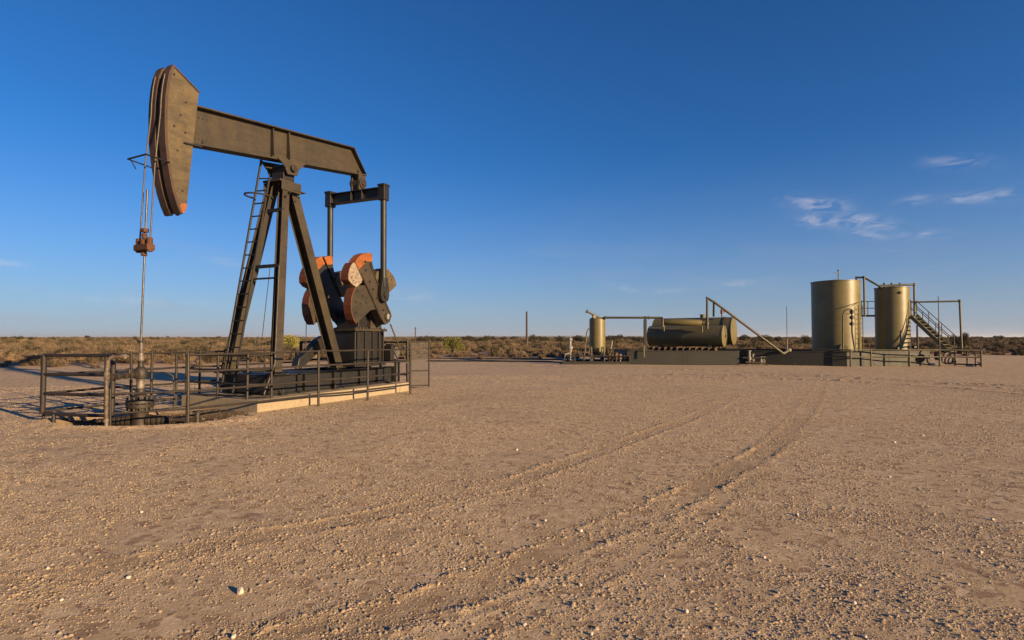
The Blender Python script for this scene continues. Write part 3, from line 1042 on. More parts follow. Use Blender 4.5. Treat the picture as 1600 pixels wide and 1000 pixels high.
jp(MB().lathe([(0, .05), (0, .22), (.03, .22), (.06, .19), (.09, .22), (.12, .22), (.12, .05)], (7.22, .02, 1.12), 22, (0, 1, 0)), 'pulley', 'black_steel', mot, 0)
jp(MB().box(6.84, 7.0, -.75, -.5, .91, 1.36).cyl((6.92, -.78, 1.3), (6.92, -.55, 1.3), .09, n=12), 'brake_housing', 'jack_dark', None, .012)

# ------------------------------------------------------------------ wellhead
well = thing('wellhead', 'oily iron wellhead with pale collars standing in a dug cellar', 'wellhead', JACK_O, JACK_RZ)


def wp(mb, name, mat, parent=None, bevel=.004, smooth=True):
    return mb.build(name, mat, parent or well, bevel, smooth)


wp(MB().lathe([(-.36, .16), (-.20, .16), (-.19, .20), (-.12, .20), (-.11, .15), (.10, .145), (.18, .17), (.235, .17)]), 'casing_head', 'well_iron')
fl_ = wp(MB().lathe([(.236, .235), (.31, .24), (.312, .10)]).lathe([(.325, .10), (.327, .24), (.40, .235)]), 'flange', 'well_iron')
for k in range(12):
    w = 2 * math.pi * k / 12
    wp(MB().cyl((.205 * math.cos(w), .205 * math.sin(w), .185), (.205 * math.cos(w), .205 * math.sin(w), .455), .021, n=6), 'stud_bolt', 'well_iron', fl_, 0, False)
wp(MB().lathe([(0.402, 0.12), (0.47, 0.12), (0.5, 0.088), (0.6, 0.084)]), 'tubing_head', 'well_iron')
wp(MB().lathe([(0.601, 0.068), (0.62, 0.0784), (0.64, 0.068), (0.76, 0.068), (0.775, 0.08), (0.79, 0.068)]), 'pale_spool', 'well_white')
wp(MB().lathe([(0.791, 0.0723), (0.8, 0.1105), (0.86, 0.1232), (0.93, 0.1232), (0.98, 0.102), (1.02, 0.068)]), 'pumping_tee', 'well_iron')
wp(MB().lathe([(1.021, 0.0495), (1.03, 0.0562), (1.05, 0.0495), (1.1, 0.0495), (1.125, 0.0562), (1.14, 0.0562)]), 'stuffing_neck', 'well_iron')
wp(MB().lathe([(1.141, 0.0446), (1.16, 0.0504), (1.22, 0.0504), (1.235, 0.0396), (1.3, 0.0396)]), 'pale_collar', 'well_white')
wp(MB().lathe([(1.301, 0.036), (1.33, 0.0418), (1.345, 0.0331), (1.43, 0.0331), (1.445, 0.0252), (1.5, 0.0238)]), 'stuffing_box', 'well_white')
wp(MB().box(-.05, .05, -.05, .05, 1.501, 1.54).cyl((-.03, .04, 1.52), (-.05, .10, 1.60), .018, n=8), 'gland_nut', 'well_iron', None, .006, False)
# flow line from the tee to the riser, and the valve on the other side
FL = (-.94, -.62)
fu = V3((FL[0], FL[1], 0)).normalized()
wp(MB().tube([(fu.x * .10, fu.y * .10, .89), (FL[0] - fu.x * .03, FL[1] - fu.y * .03, .89)], .032, 12), 'flow_pipe', 'well_iron', None, 0)
for d in (.18, .36, .55, .80, 1.02):
    wp(MB().lathe([(-.035, .034), (-.03, .062), (.03, .062), (.035, .034)], (fu.x * d, fu.y * d, .89), 10, fu), 'pipe_union', 'well_iron', None, 0, False)
wp(MB().cyl((fu.x * .42, fu.y * .42, .89), (fu.x * .42, fu.y * .42, 1.0), .02, n=8).bar((fu.x * .30, fu.y * .30, 1.01), (fu.x * .56, fu.y * .56, 1.01), .025, .015), 'valve_handle', 'well_iron', None, .003, False)
wp(MB().tube([(.10, -.08, .92), (.22, -.22, .91), (.33, -.32, .90), (.40, -.38, .83), (.42, -.40, .52), (.42, -.40, .28)], .012, 8), 'bleed_line', 'well_iron', None, 0)
wp(MB().cyl((.42, -.40, .27), (.42, -.40, .17), .022, n=8), 'bleed_valve', 'well_iron', None, 0)
# casing outlets either side at ground level
for sgn, n_ring in ((1, 8), (-1, 5)):
    dv = V3((-.55, .84, 0)) * sgn
    dv.normalize()
    prof = [(.14, .12)]
    x = .16
    r = .12
    for k in range(n_ring):
        prof += [(x, r), (x + .05, r), (x + .052, r * .72), (x + .085, r * .72)]
        x += .088
        r *= .89
    prof += [(x, r * .6), (x + .45, r * .6)]
    wp(MB().lathe(prof, (0, 0, -.02), 18, dv), 'casing_outlet', 'well_iron', None, .003)
    q = dv * (x + .45)
    wp(MB().cyl((q.x, q.y, -.12), (q.x, q.y, .12), .05, n=10).cyl((q.x, q.y, .125), (q.x, q.y, .15), .09, n=12), 'side_valve', 'well_iron', None, .004, False)
for k in range(4):
    w = 2 * math.pi * k / 4 + .5
    wp(MB().bar((.21 * math.cos(w), .21 * math.sin(w), -.14), (.30 * math.cos(w), .30 * math.sin(w), -.42), .06, .06), 'base_lug', 'well_iron', None, .006, False)

ris = thing('flow_riser', 'chipped pinkish upright pipe with bent top beside the wellhead', 'pipe', JACK_O + Matrix.Rotation(JACK_RZ, 3, 'Z') @ V3((FL[0], FL[1], 0)), JACK_RZ)
e_ = [V3((.0, .0, -.3)), V3((-.02, .01, .88)), V3((-.01, .0, 1.16))]
for k in range(6):
    w = math.pi / 2 * k / 5
    e_.append(V3((-.01 + .12 * (1 - math.cos(w)) * .5, -.11 * (1 - math.cos(w)), 1.16 + .10 * math.sin(w))))
e_.append(V3((.12, -.20, 1.262)))
MB().tube(e_, .031, 14).build('upright_pipe', 'chipped_pipe', ris, 0, True)
MB().lathe([(0, .033), (0, .041), (.08, .041), (.08, .03)], (.11, -.19, 1.262), 14, (.3, -.9, 0)).build('end_cap', 'well_white', ris, .004, True)
for z in (.12, .86, .93):
    MB().lathe([(0, .032), (.0, .045), (.06, .045), (.06, .032)], (-.015, .006, z), 14).build('coupling', 'chipped_pipe', ris, 0, True)

# ------------------------------------------------------------------ pipe fences round the well and the jack


def fence(label, posts, rails, mat='fence_steel', rp=.028, rr=.022, bottom=None, post_mat=None, top=1.30, group='pipe fences around the pump jack', lean=.02):
    t = thing('pipe_fence', label, 'fence', JACK_O + Matrix.Rotation(JACK_RZ, 3, 'Z') @ V3((posts[0][0], posts[0][1], 0)), JACK_RZ, group)
    o0 = V3((posts[0][0], posts[0][1], 0))
    rr_ = random.Random(len(label))
    for p in posts:
        zb_ = p[2] if len(p) > 2 else -.25
        b = V3((p[0], p[1], zb_)) - o0
        tp = V3((p[0] + rr_.uniform(-lean, lean), p[1] + rr_.uniform(-lean, lean), top)) - o0
        MB().tube([b, tp], rp, 10).build('post', post_mat or mat, t, 0, True)
    for z in rails:
        for p, q in zip(posts[:-1], posts[1:]):
            dz = rr_.uniform(-.008, .008)
            off = V3((p[0] - q[0], p[1] - q[1], 0)).normalized().cross(V3((0, 0, 1))) * 0
            a_, b_ = V3((p[0], p[1], z + dz)) - o0 + off, V3((q[0], q[1], z + rr_.uniform(-.01, .01))) - o0 + off
            mid = (a_ + b_) / 2 - V3((0, 0, rr_.uniform(.0, .012)))
            MB().tube([a_, mid, b_], rr, 8).build('rail', mat, t, 0, True)
    return t


hp = fence('heavy dark pipe barrier panel left of the wellhead', [(-1.03, 1.26, .16), (-.68, -.29, .16)], (1.26, .91, .55, .18), rp=.045, rr=.032, top=1.28)
MB().tube([(.05, -.28, .17), (.05, -.28, -.2)], .035, 8).build('foot', 'fence_steel', hp, 0, True)
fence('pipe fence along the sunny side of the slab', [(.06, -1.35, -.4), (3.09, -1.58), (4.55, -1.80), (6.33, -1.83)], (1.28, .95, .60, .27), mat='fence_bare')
fence('short pipe fence from chipped riser to the near corner post', [(-.90, -.66, -.35), (.03, -1.32, -.4)], (.60, .27), rr=.018, rp=.02, top=.7)
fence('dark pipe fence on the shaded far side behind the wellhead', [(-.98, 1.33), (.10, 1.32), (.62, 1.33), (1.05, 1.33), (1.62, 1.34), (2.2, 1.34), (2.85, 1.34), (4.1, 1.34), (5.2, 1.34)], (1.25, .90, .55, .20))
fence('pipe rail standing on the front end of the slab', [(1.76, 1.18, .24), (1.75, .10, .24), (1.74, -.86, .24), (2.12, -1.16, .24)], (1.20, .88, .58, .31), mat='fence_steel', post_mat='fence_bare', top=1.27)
fence('tall black pipe guard behind the motor end of the skid', [(5.30, 1.30), (6.5, 1.32), (7.62, 1.32), (7.62, .25), (7.62, -.80)], (1.46, .95, .45), mat='black_steel', rp=.042, rr=.028, top=1.48)
gate = thing('mesh_gate', 'open wire mesh gate panel at the rear corner of the slab', 'gate', JACK_O + Matrix.Rotation(JACK_RZ, 3, 'Z') @ V3((7.66, -.86, 0)), JACK_RZ + math.atan2(-.42, .48))
GW, GH = .60, 1.48
for x in (0, GW):
    MB().tube([(x, 0, .04), (x, 0, GH)], .024, 8).build('gate_post', 'fence_bare', gate, 0, True)
for z in (.10, .56, GH - .02):
    MB().tube([(0, 0, z), (GW, 0, z)], .02, 8).build('gate_rail', 'fence_bare', gate, 0, True)
ms_ = MB()
k = .035
while k < GW:
    ms_.bar((k, 0, .1), (k, 0, GH - .02), .007, .007)
    k += .03
k = .13
while k < GH - .03:
    ms_.bar((0, .006, k), (GW, .006, k), .007, .007)
    k += .03
mo = ms_.build('wire_mesh', 'wire', gate)
mo['kind'] = 'stuff'

# ------------------------------------------------------------------ tank battery
DV = V3((.832, -.555, 0)).normalized()                 # the way the lying vessels point (towards the sun)
DP = V3((.555, .832, 0)).normalized()


def part(mb, t, name, mat, bevel=0.0, smooth=False):
    o = mb.build(name, mat, t, bevel, smooth)
    o.matrix_parent_inverse = t.matrix_basis.inverted()
    return o


def placed(name, label, cat, p, group=None):
    t = thing(name, label, cat, (p[0], p[1], 0), 0, group)
    return t


def pt(px, py, Y):
    p = at(px, py, Y)
    return V3((p.x, p.y, p.z))


def upright_tank(label, px0, px1, Y, ytop, rings, name='storage_tank'):
    a0, a1 = math.atan((px0 - 800) / FPX), math.atan((px1 - 800) / FPX)
    mid = (a0 + a1) / 2
    dist = Y / math.cos(mid)
    r = dist * math.sin((a1 - a0) / 2)
    c = V3((dist * math.sin(mid), Y, 0))
    zt = at(800 + FPX * math.tan(mid), ytop, Y - r * .5).z
    t = placed(name, label, 'tank', c)
    part(MB().lathe([(.04, r), (zt, r)], c, 72), t, 'shell', 'tank_paint', 0, True)
    part(MB().lathe([(zt + .001, r + .03), (zt + .05, r + .03), (zt + .055, r - .02), (zt + .05 + r * .10, .12), (zt + .06 + r * .10, .02)], c, 72), t, 'roof', 'tank_paint', 0, True)
    part(MB().lathe([(.02, r + .05), (.10, r + .05), (.105, r + .002)], c, 72), t, 'base_ring', 'dike_green', 0, True)
    for k in range(1, rings):
        z = zt * k / rings
        part(MB().lathe([(z - .012, r + .0005), (z - .008, r + .004), (z + .008, r + .004), (z + .012, r + .0005)], c, 72), t, 'weld_seam', 'tank_paint', 0, True)
    return t, c, r, zt


# the big tank
tk, TC, TR, TZ = upright_tank('big olive storage tank, taller and wider of the two upright tanks', 1268, 1346, 35.2, 440, 3)
part(MB().cyl((TC.x + .2, TC.y, TZ + .1), (TC.x + .2, TC.y, TZ + .75), .03, n=8).bar((TC.x - .02, TC.y, TZ + .62), (TC.x + .26, TC.y, TZ + .62), .05, .05).cyl((TC.x + .2, TC.y, TZ + .72), (TC.x + .2, TC.y, TZ + .80), .06, n=8), tk, 'roof_vent', 'pipe_paint')
hat = V3((-.25, -1, 0)).normalized()
part(MB().lathe([(0, .26), (.06, .26), (.065, .22), (.09, .22)], TC + hat * (TR - .01) + V3((0, 0, .95)), 20, hat), tk, 'manway', 'tank_paint', 0, True)
# ladder on the sunny side of it
lp = V3((math.sin(math.radians(150)), math.cos(math.radians(150)), 0))
ls = V3((lp.y, -lp.x, 0))
lbase = TC + lp * (TR + .16)
for s in (-.2, .2):
    part(MB().tube([lbase + ls * s + V3((0, 0, .1)), lbase + ls * s + V3((0, 0, 3.5))], .022, 6), tk, 'ladder_rail', 'pipe_paint')
for k in range(11):
    z = .4 + k * .29
    part(MB().tube([lbase + ls * -.2 + V3((0, 0, z)), lbase + ls * .2 + V3((0, 0, z))], .014, 6), tk, 'ladder_rung', 'pipe_paint')

# the smaller tank
tk2, TC2, TR2, TZ2 = upright_tank('narrower olive storage tank beside the stairs', 1367, 1423, 34.6, 450, 3)
h2 = V3((-.1, -1, 0)).normalized()
part(MB().lathe([(0, .09), (.05, .09), (.055, .06), (.08, .06)], TC2 + h2 * (TR2 - .01) + V3((0, 0, TZ2 - .30)), 14, h2), tk2, 'nozzle', 'pipe_paint', 0, True)
for sx in (-.45, .0, .5):
    part(MB().cyl((TC2.x + sx, TC2.y, TZ2 + .05), (TC2.x + sx, TC2.y, TZ2 + .36), .06, n=10), tk2, 'roof_nozzle', 'pipe_paint')
for i_, (sx, z) in enumerate(((-.35, .95), (.62, 1.05))):
    part(MB().cyl((TC2.x + sx, TC2.y - TR2 + .1, z), (TC2.x + sx, TC2.y - TR2 - .16, z), .08, n=12).cyl((TC2.x + sx, TC2.y - TR2 - .1, z + .05), (TC2.x + sx, TC2.y - TR2 - .1, z + .3), .03, n=8), tk2, 'drain_valve', 'pipe_paint')

# pipework between and over the tanks
pw = placed('tank_pipework', 'olive pipe loops over the two upright tanks', 'pipework', (TC.x + 2.1, TC.y))


def pipe(t, path, r=.05, mat='pipe_paint', n=10, name='pipe'):
    return part(MB().tube(path, r, n), t, name, mat, 0, True)


pipe(pw, [pt(1338, 440, 34.7), pt(1338, 433.5, 34.7), pt(1350, 433.5, 34.5), pt(1377, 449, 34.2)], .06)
pipe(pw, [pt(1350, 434, 34.45), pt(1351, 495, 34.45)], .06)
pipe(pw, [pt(1374, 452, 34.3), pt(1374, 446.5, 34.3), pt(1428.5, 444.5, 34.0), pt(1429, 493, 34.0)], .06)
pipe(pw, [pt(1430, 472, 33.9), pt(1499.5, 470.5, 33.2), pt(1503, 553, 33.2)], .055)
for q in (pt(1350, 433.5, 34.5), pt(1428.5, 444.5, 34.0), pt(1499.5, 470.5, 33.2)):
    part(MB().lathe([(-.09, .05), (-.08, .075), (.08, .075), (.09, .05)], q, 12), pw, 'elbow_joint', 'pipe_paint', 0, True)

# walkway between the tanks, with handrail, and the stairs down
wk = placed('tank_stairs', 'olive steel walkway and stairs beside the narrower tank', 'stairs', (25.0, 33.2))
p0, p1 = pt(1344, 493.5, 36.3), pt(1431, 493.5, 36.0)
part(MB().bar(p0, p1, .75, .09), wk, 'walkway', 'dike_green', .005)
for py in (471, 481.5):
    pipe(wk, [pt(1344, py, 36.0), pt(1431, py, 35.7)], .022, 'pipe_paint', 8, 'handrail')
for px in (1346, 1356, 1367, 1424, 1431):
    t_ = (px - 1344) / 87
    pipe(wk, [pt(px, 493, 36.0 - .3 * t_), pt(px, 471, 36.0 - .3 * t_)], .02, 'pipe_paint', 8, 'rail_post')
pipe(wk, [pt(1347, 470, 34.6), pt(1338, 474, 33.7), pt(1330, 479, 33.3)], .022, 'pipe_paint', 8, 'handrail')
st0, st1 = pt(1427, 494, 34.0), pt(1489, 552, 32.3)
side = (st1 - st0).cross(V3((0, 0, 1))).normalized()
for s in (-.36, .36):
    part(MB().bar(st0 + side * s, st1 + side * s, .05, .20), wk, 'stringer', 'tank_paint', .004)
    for dz in (.50, .95):
        pipe(wk, [st0 + side * s + V3((0, 0, dz)), st1 + side * s + V3((0, 0, dz)) + V3((.1, 0, -.05))], .022, 'pipe_paint', 8, 'handrail')
    for t_ in (.02, .33, .66, .97):
        b_ = st0.lerp(st1, t_) + side * s
        pipe(wk, [b_, b_ + V3((0, 0, .95))], .02, 'pipe_paint', 8, 'rail_post')
for k in range(11):
    q = st0.lerp(st1, (k + .5) / 11)
    part(MB().bar(q - side * .34, q + side * .34, .24, .03), wk, 'tread', 'tank_paint', .003)

# steel containment walls


def dike(label, pts, h, grp='steel containment walls'):
    t = placed('containment_wall', label, 'wall', pts[0], grp)
    for (x0, y0), (x1, y1) in zip(pts[:-1], pts[1:]):
        n = max(1, int(math.hypot(x1 - x0, y1 - y0) / 2.2))
        for k in range(n):
            a_ = V3((x0 + (x1 - x0) * k / n, y0 + (y1 - y0) * k / n, h / 2 - .06))
            b_ = V3((x0 + (x1 - x0) * (k + 1) / n, y0 + (y1 - y0) * (k + 1) / n, h / 2 - .06))
            d_ = (b_ - a_).normalized() * .004
            part(MB().bar(a_ + d_, b_ - d_, .05, h + .10), t, 'panel', 'dike_green', .004)
            part(MB().bar(a_ + V3((0, 0, h / 2 + .02)), b_ + V3((0, 0, h / 2 + .02)) - d_ * 2, .11, .06), t, 'top_flange', 'dike_green', .004)
    return t


dike('dull green steel containment wall in front of the lying vessels', [(6.75, 37.5), (6.70, 33.25), (12.95, 32.55), (13.2, 37.5), (6.95, 37.7)], .84)
dike('dark green steel containment wall around the two upright tanks', [(14.2, 37.8), (13.95, 33.75), (18.55, 31.6), (23.7, 32.35), (24.2, 37.6), (14.4, 37.9)], .84)

# the lying vessels


def lying_vessel(label, px_r, py_r, Yr, L, r, mat='vessel_paint', name='lying_vessel'):
    pr = pt(px_r, py_r, Yr)
    pl = pr - DV * L
    t = placed(name, label, 'pressure vessel', ((pr + pl) / 2)[:2] + (0,) if False else ((pr.x + pl.x) / 2, (pr.y + pl.y) / 2, 0), 'lying vessels')
    part(MB().lathe([(0, r), (L, r)], pl, 48, DV), t, 'shell', mat, 0, True)
    for q, d in ((pl, -DV), (pr, DV)):
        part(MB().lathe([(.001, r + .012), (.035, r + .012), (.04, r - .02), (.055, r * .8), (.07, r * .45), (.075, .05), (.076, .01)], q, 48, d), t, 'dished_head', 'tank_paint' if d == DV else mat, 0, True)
    for k in (0, .5, 1):
        part(MB().lathe([(-.02, r + .0005), (-.012, r + .005), (.012, r + .005), (.02, r + .0005)], pl + DV * (.05 + (L - .1) * k), 48, DV), t, 'weld_seam', mat, 0, True)
    return t, pl, pr


nv, NL, NR = lying_vessel('near lying olive vessel with lit round end', 1131, 525, 33.45, 4.43, .63)
part(MB().lathe([(0, .05), (.05, .05), (.055, .03), (.09, .03)], NR + DV * .07, 10, DV), nv, 'end_nozzle', 'pipe_paint')
for t_ in (.16, .84):
    q = NL.lerp(NR, t_)
    part(MB().add([tuple(q + DP * sx * .45 + DV * sy * .09 + V3((0, 0, sz))) for sz in (-(q.z - .96), -.40) for sy in (-1, 1) for sx in (-1, 1)],
                  [(0, 2, 3, 1), (4, 5, 7, 6), (0, 1, 5, 4), (2, 6, 7, 3), (0, 4, 6, 2), (1, 3, 7, 5)]), nv, 'saddle', 'pipe_paint', .008)
for s in (-.42, .42):
    a_, b_ = NL + DP * s, NR + DP * s
    part(MB().ibeam((a_.x, a_.y, .90), (b_.x, b_.y, .90), .10, .12, .015, .015), nv, 'skid_beam', 'dike_green')
for k in range(11):
    q = NL.lerp(NR, .08 + .84 * k / 10) - DP * .55
    part(MB().box(q.x - .07, q.x + .07, q.y - .10, q.y + .10, .70, .99), nv, 'timber_block', 'wood_block', .006)
fv, FLp, FRp = lying_vessel('rear lying olive vessel, larger and partly hidden by the nearer one', 1146, 517, 35.3, 4.9, .86, 'vessel_paint')
for t_ in (.2, .8):
    q = FLp.lerp(FRp, t_)
    part(MB().add([tuple(q + DP * sx * .6 + DV * sy * .1 + V3((0, 0, sz))) for sz in (-(q.z - .0), -.5) for sy in (-1, 1) for sx in (-1, 1)],
                  [(0, 2, 3, 1), (4, 5, 7, 6), (0, 1, 5, 4), (2, 6, 7, 3), (0, 4, 6, 2), (1, 3, 7, 5)]), fv, 'saddle', 'pipe_paint', .008)
part(MB().lathe([(0, .88), (.10, .88)], FRp - DV * .55, 48, DV), fv, 'shell_band', 'dike_green', 0, True)
top = FLp.lerp(FRp, .62) + V3((0, 0, .85))
part(MB().cyl(top, top + V3((0, 0, .16)), .16, n=14).cyl(top + V3((0, 0, .17)), top + V3((0, 0, .21)), .20, n=14), fv, 'roof_hatch', 'pipe_paint')
rv = pt(1128, 493, 35.2)
part(MB().cyl(rv - V3((0, 0, .1)), rv + V3((0, 0, .42)), .045, n=10).cyl(rv + V3((0, 0, .12)), rv + V3((0, 0, .34)), .09, n=10).cyl(rv + V3((0, 0, .25)), rv + V3((.2, 0, .25)), .045, n=8), fv, 'relief_valve', 'valve_red')
# the slim vessel above them
sv0, sv1 = pt(1036, 503, 34.0), pt(1098, 504.5, 33.4)
sv = placed('slim_vessel', 'slim olive pipe vessel lying above the near vessel', 'pressure vessel', ((sv0.x + sv1.x) / 2, (sv0.y + sv1.y) / 2, 0), 'lying vessels')
ln = (sv1 - sv0).length
part(MB().lathe([(0, .04), (0, .13), (.1, .19), (ln - .15, .19), (ln, .10), (ln + .12, .08)], sv0, 24, sv1 - sv0), sv, 'shell', 'tank_paint', 0, True)
part(MB().lathe([(0, .13), (.06, .13)], sv1 - (sv1 - sv0).normalized() * .02, 16, sv1 - sv0), sv, 'flange', 'pipe_paint')
for t_ in (.02, .98):
    q = sv0.lerp(sv1, t_)
    pipe(sv, [q + V3((0, 0, .12)), q - V3((0, 0, .55))], .05, 'pipe_paint', 10, 'support_leg')

# pipe runs of the vessel group
pr_ = placed('sloping_pipe', 'long olive pipe sloping from above the vessels to the ground', 'pipe', (13.0, 33.2))
pipe(pr_, [pt(1105, 514, 33.3), pt(1105, 466, 33.3), pt(1116, 472, 33.2), pt(1224, 552.5, 32.3), pt(1233, 547, 32.6)], .07)
pipe(pr_, [pt(1115, 494, 34.0), pt(1115.5, 471, 33.25)], .06)
part(MB().lathe([(-.08, .07), (-.07, .10), (.07, .10), (.08, .07)], pt(1105, 505, 33.3), 12), pr_, 'flange', 'pipe_paint', 0, True)
part(MB().box(*(lambda q: (q.x - .13, q.x + .13, q.y - .1, q.y + .1, q.z - .08, q.z + .08))(pt(1232, 547, 32.7))), pr_, 'valve_box', 'white_paint', .02)
hpz = placed('overhead_pipe', 'level olive pipe from the small upright vessel to the lying ones', 'pipe', (6.6, 33.6))
pipe(hpz, [pt(941, 499, 34.0), pt(944, 496.3, 33.9), pt(1034, 496.5, 33.7), pt(1035.5, 499, 33.6), pt(1035.5, 511, 33.6)], .065)
part(MB().bar(pt(1008, 499, 33.0) , pt(1008, 547, 33.0), .16, .16, (0, 1, 0)), hpz, 'support_post', 'black_steel', .006)
part(MB().bar(pt(1006.5, 540, 32.85), pt(1006.5, 558, 32.85), .07, .07, (0, 1, 0)), hpz, 'support_bracket', 'tank_paint', .004)
for px in (946, 1008, 1013):
    q = pt(px, 496.4, 33.8)
    part(MB().lathe([(-.05, .06), (-.045, .095), (.045, .095), (.05, .06)], q, 12, (1, 0, 0)), hpz, 'pipe_flange', 'pipe_paint', 0, True)

# small upright separator on its skid
sp = placed('separator', 'small upright olive separator vessel on short legs', 'pressure vessel', (5.15, 34.2))
SC = pt(933.5, 545, 34.2)
sz0, sz1, sr = at(933, 549, 34.2).z, at(933, 499, 34.2).z, .475
part(MB().lathe([(sz0, sr), (sz1, sr)], (SC.x, SC.y, 0), 40), sp, 'shell', 'tank_paint', 0, True)
part(MB().lathe([(sz1 + .001, sr - .002), (sz1 + .05, sr * .92), (sz1 + .10, sr * .7), (sz1 + .14, sr * .3), (sz1 + .145, .02)], (SC.x, SC.y, 0), 40), sp, 'top_head', 'tank_paint', 0, True)
part(MB().lathe([(sz0 - .14, .02), (sz0 - .13, sr * .4), (sz0 - .08, sr * .75), (sz0 - .001, sr - .002)], (SC.x, SC.y, 0), 40), sp, 'bottom_head', 'vessel_paint', 0, True)
for k in range(4):
    w = math.pi / 4 + k * math.pi / 2
    x, y = SC.x + math.cos(w) * .40, SC.y + math.sin(w) * .40
    part(MB().bar((x, y, .18), (x, y, sz0 + .15), .14, .14), sp, 'leg', 'black_steel', .006)
pipe(sp, [pt(916, 486, 33.9), pt(935, 495.5, 34.1), pt(936, 502, 34.2)], .065)
part(MB().lathe([(-.03, .07), (-.03, .11), (.04, .11), (.04, .06)], pt(917, 486.3, 33.9), 12, (-1, 0, .5)), sp, 'pipe_end_flange', 'pipe_paint', 0, True)
pipe(sp, [pt(926, 500, 34.1), pt(926, 490.5, 34.0)], .035)
part(MB().cyl(pt(929, 495, 33.8), pt(929, 495, 33.8) + V3((0, .06, 0)), .10, n=14), sp, 'pressure_gauge', 'white_paint', .006, True)
pipe(sp, [pt(920, 513, 34.0), pt(917, 519, 33.8), pt(913, 556, 33.5), pt(912, 563, 33.5)], .035)
for px in (922.5, 942):
    pipe(sp, [pt(px - 2, 551, 33.5), pt(px - 1.5, 543, 33.5), pt(px + 1.5, 543, 33.5), pt(px + 2, 564, 33.5)], .045)

sk_ = placed('separator_skid', 'low steel skid frame with rails under the small separator', 'skid', (4.9, 33.6))
part(MB().ibeam(pt(878, 567, 33.2), pt(984, 567, 33.2), .16, .18, .02, .02), sk_, 'skid_beam', 'dike_green')
part(MB().ibeam(pt(880, 564, 35.0), pt(984, 564, 35.0), .16, .18, .02, .02), sk_, 'skid_beam', 'dike_green')
part(MB().box(3.3, 7.2, 33.3, 34.95, .10, .14), sk_, 'deck', 'dike_green')
for px in (882, 898, 922, 963, 984):
    pipe(sk_, [pt(px, 566, 33.15), pt(px, 556.0, 33.15)], .03, 'fence_steel', 8, 'rail_post')
pipe(sk_, [pt(882, 556.3, 33.15), pt(984, 556.3, 33.15)], .035, 'fence_steel', 8, 'rail')
for px in (887, 902, 950, 972):
    pipe(sk_, [pt(px, 562, 34.9), pt(px, 545, 34.9)], .03, 'fence_steel', 8, 'rail_post')
pipe(sk_, [pt(887, 545.3, 34.9), pt(1000, 545.3, 34.9)], .03, 'fence_steel', 8, 'rail')
wv = placed('white_valve', 'white upright valve left of the small separator', 'valve', (3.35, 33.6))
q = pt(891, 558, 33.6)
part(MB().lathe([(.25, .06), (q.z - .1 + .35, .06), (q.z + .30, .10), (q.z + .45, .10), (q.z + .50, .16), (q.z + .62, .16), (q.z + .68, .07), (q.z + .95, .07), (q.z + 1.0, .12), (q.z + 1.10, .12), (q.z + 1.14, .03), (q.z + 1.25, .03)], (q.x, q.y, 0), 14), wv, 'valve_body', 'white_paint', 0, True)
part(MB().tube([(q.x, q.y, q.z + .25), (q.x - .28, q.y - .05, q.z + .18), (q.x - .34, q.y - .05, q.z + .02)], .05, 10), wv, 'valve_arm', 'white_paint', 0, True)
mani = placed('pipe_manifold', 'cluster of rusty valves and pipe fittings beside the separator skid', 'valves', (6.4, 33.5))
rm = random.Random(4)
for i_, px in enumerate((952, 956, 963, 969, 976, 981)):
    yb_ = pt(px, 565, 33.4)
    h_ = .35 + .5 * rm.random()
    part(MB().cyl((yb_.x, yb_.y, .14), (yb_.x, yb_.y, .14 + h_), .04, n=8).lathe([(0, .05), (.02, .10), (.16, .12), (.30, .10), (.32, .05)], (yb_.x, yb_.y, .14 + h_ * .4), 12), mani, 'valve', ('rust_steel', 'black_steel', 'wood_block', 'well_white', 'black_steel', 'rust_steel')[i_], .004)
    part(MB().lathe([(0, .02), (0, .11), (.02, .11), (.02, .02)], (yb_.x, yb_.y, .16 + h_), 14), mani, 'hand_wheel', 'black_steel')
pipe(mani, [pt(951, 561, 33.4), pt(984, 561, 33.4)], .05, 'black_steel')
pipe(mani, [pt(954, 545, 33.9), pt(956, 538, 33.9), pt(956.5, 533, 33.9)], .04, 'white_paint')
# fittings at the gap between the two walls
gapv = placed('outlet_valves', 'cream valves and short pipes in the gap between the containment walls', 'valves', (13.5, 32.6))
for px, py, h_, m_ in ((1171, 560, .75, 'white_paint'), (1176, 563, .55, 'well_white'), (1189, 560, .40, 'white_paint'), (1193, 562, .40, 'well_white')):
    q = pt(px, 570, 32.4)
    part(MB().lathe([(0, .05), (h_ * .3, .05), (h_ * .35, .10), (h_ * .55, .12), (h_ * .6, .06), (h_, .06), (h_ + .01, .11), (h_ + .05, .11), (h_ + .06, .02)], (q.x, q.y, .05), 12), gapv, 'valve', m_, 0, True)
pipe(gapv, [pt(1160, 559, 32.4), pt(1197, 559, 32.3)], .05, 'black_steel')
pipe(gapv, [pt(1165, 566, 32.3), pt(1182, 566.5, 32.2), pt(1200, 570, 32.0)], .045, 'pipe_paint')

# tall fill connection in front of the big tank
fc_ = placed('fill_riser', 'curved olive riser pipe with valves in front of the big tank', 'pipe', (18.6, 32.6))
pipe(fc_, [pt(1317, 552, 32.6), pt(1317, 492, 32.6), pt(1319, 487, 32.6), pt(1323, 484, 32.6), pt(1330, 483, 32.6)], .045)
pipe(fc_, [pt(1315, 491.5, 32.6), pt(1333, 489.5, 32.6)], .03)
pipe(fc_, [pt(1331, 483, 32.6), pt(1331.5, 520, 32.6), pt(1336, 549, 32.6)], .05)
for py in (487, 496, 506):
    q = pt(1331, py, 32.6)
    part(MB().lathe([(-.10, .05), (-.08, .11), (.08, .11), (.10, .05)], q, 12).cyl(q, q + V3((-.16, -.03, 0)), .03, n=8), fc_, 'valve', 'black_steel', 0, True)

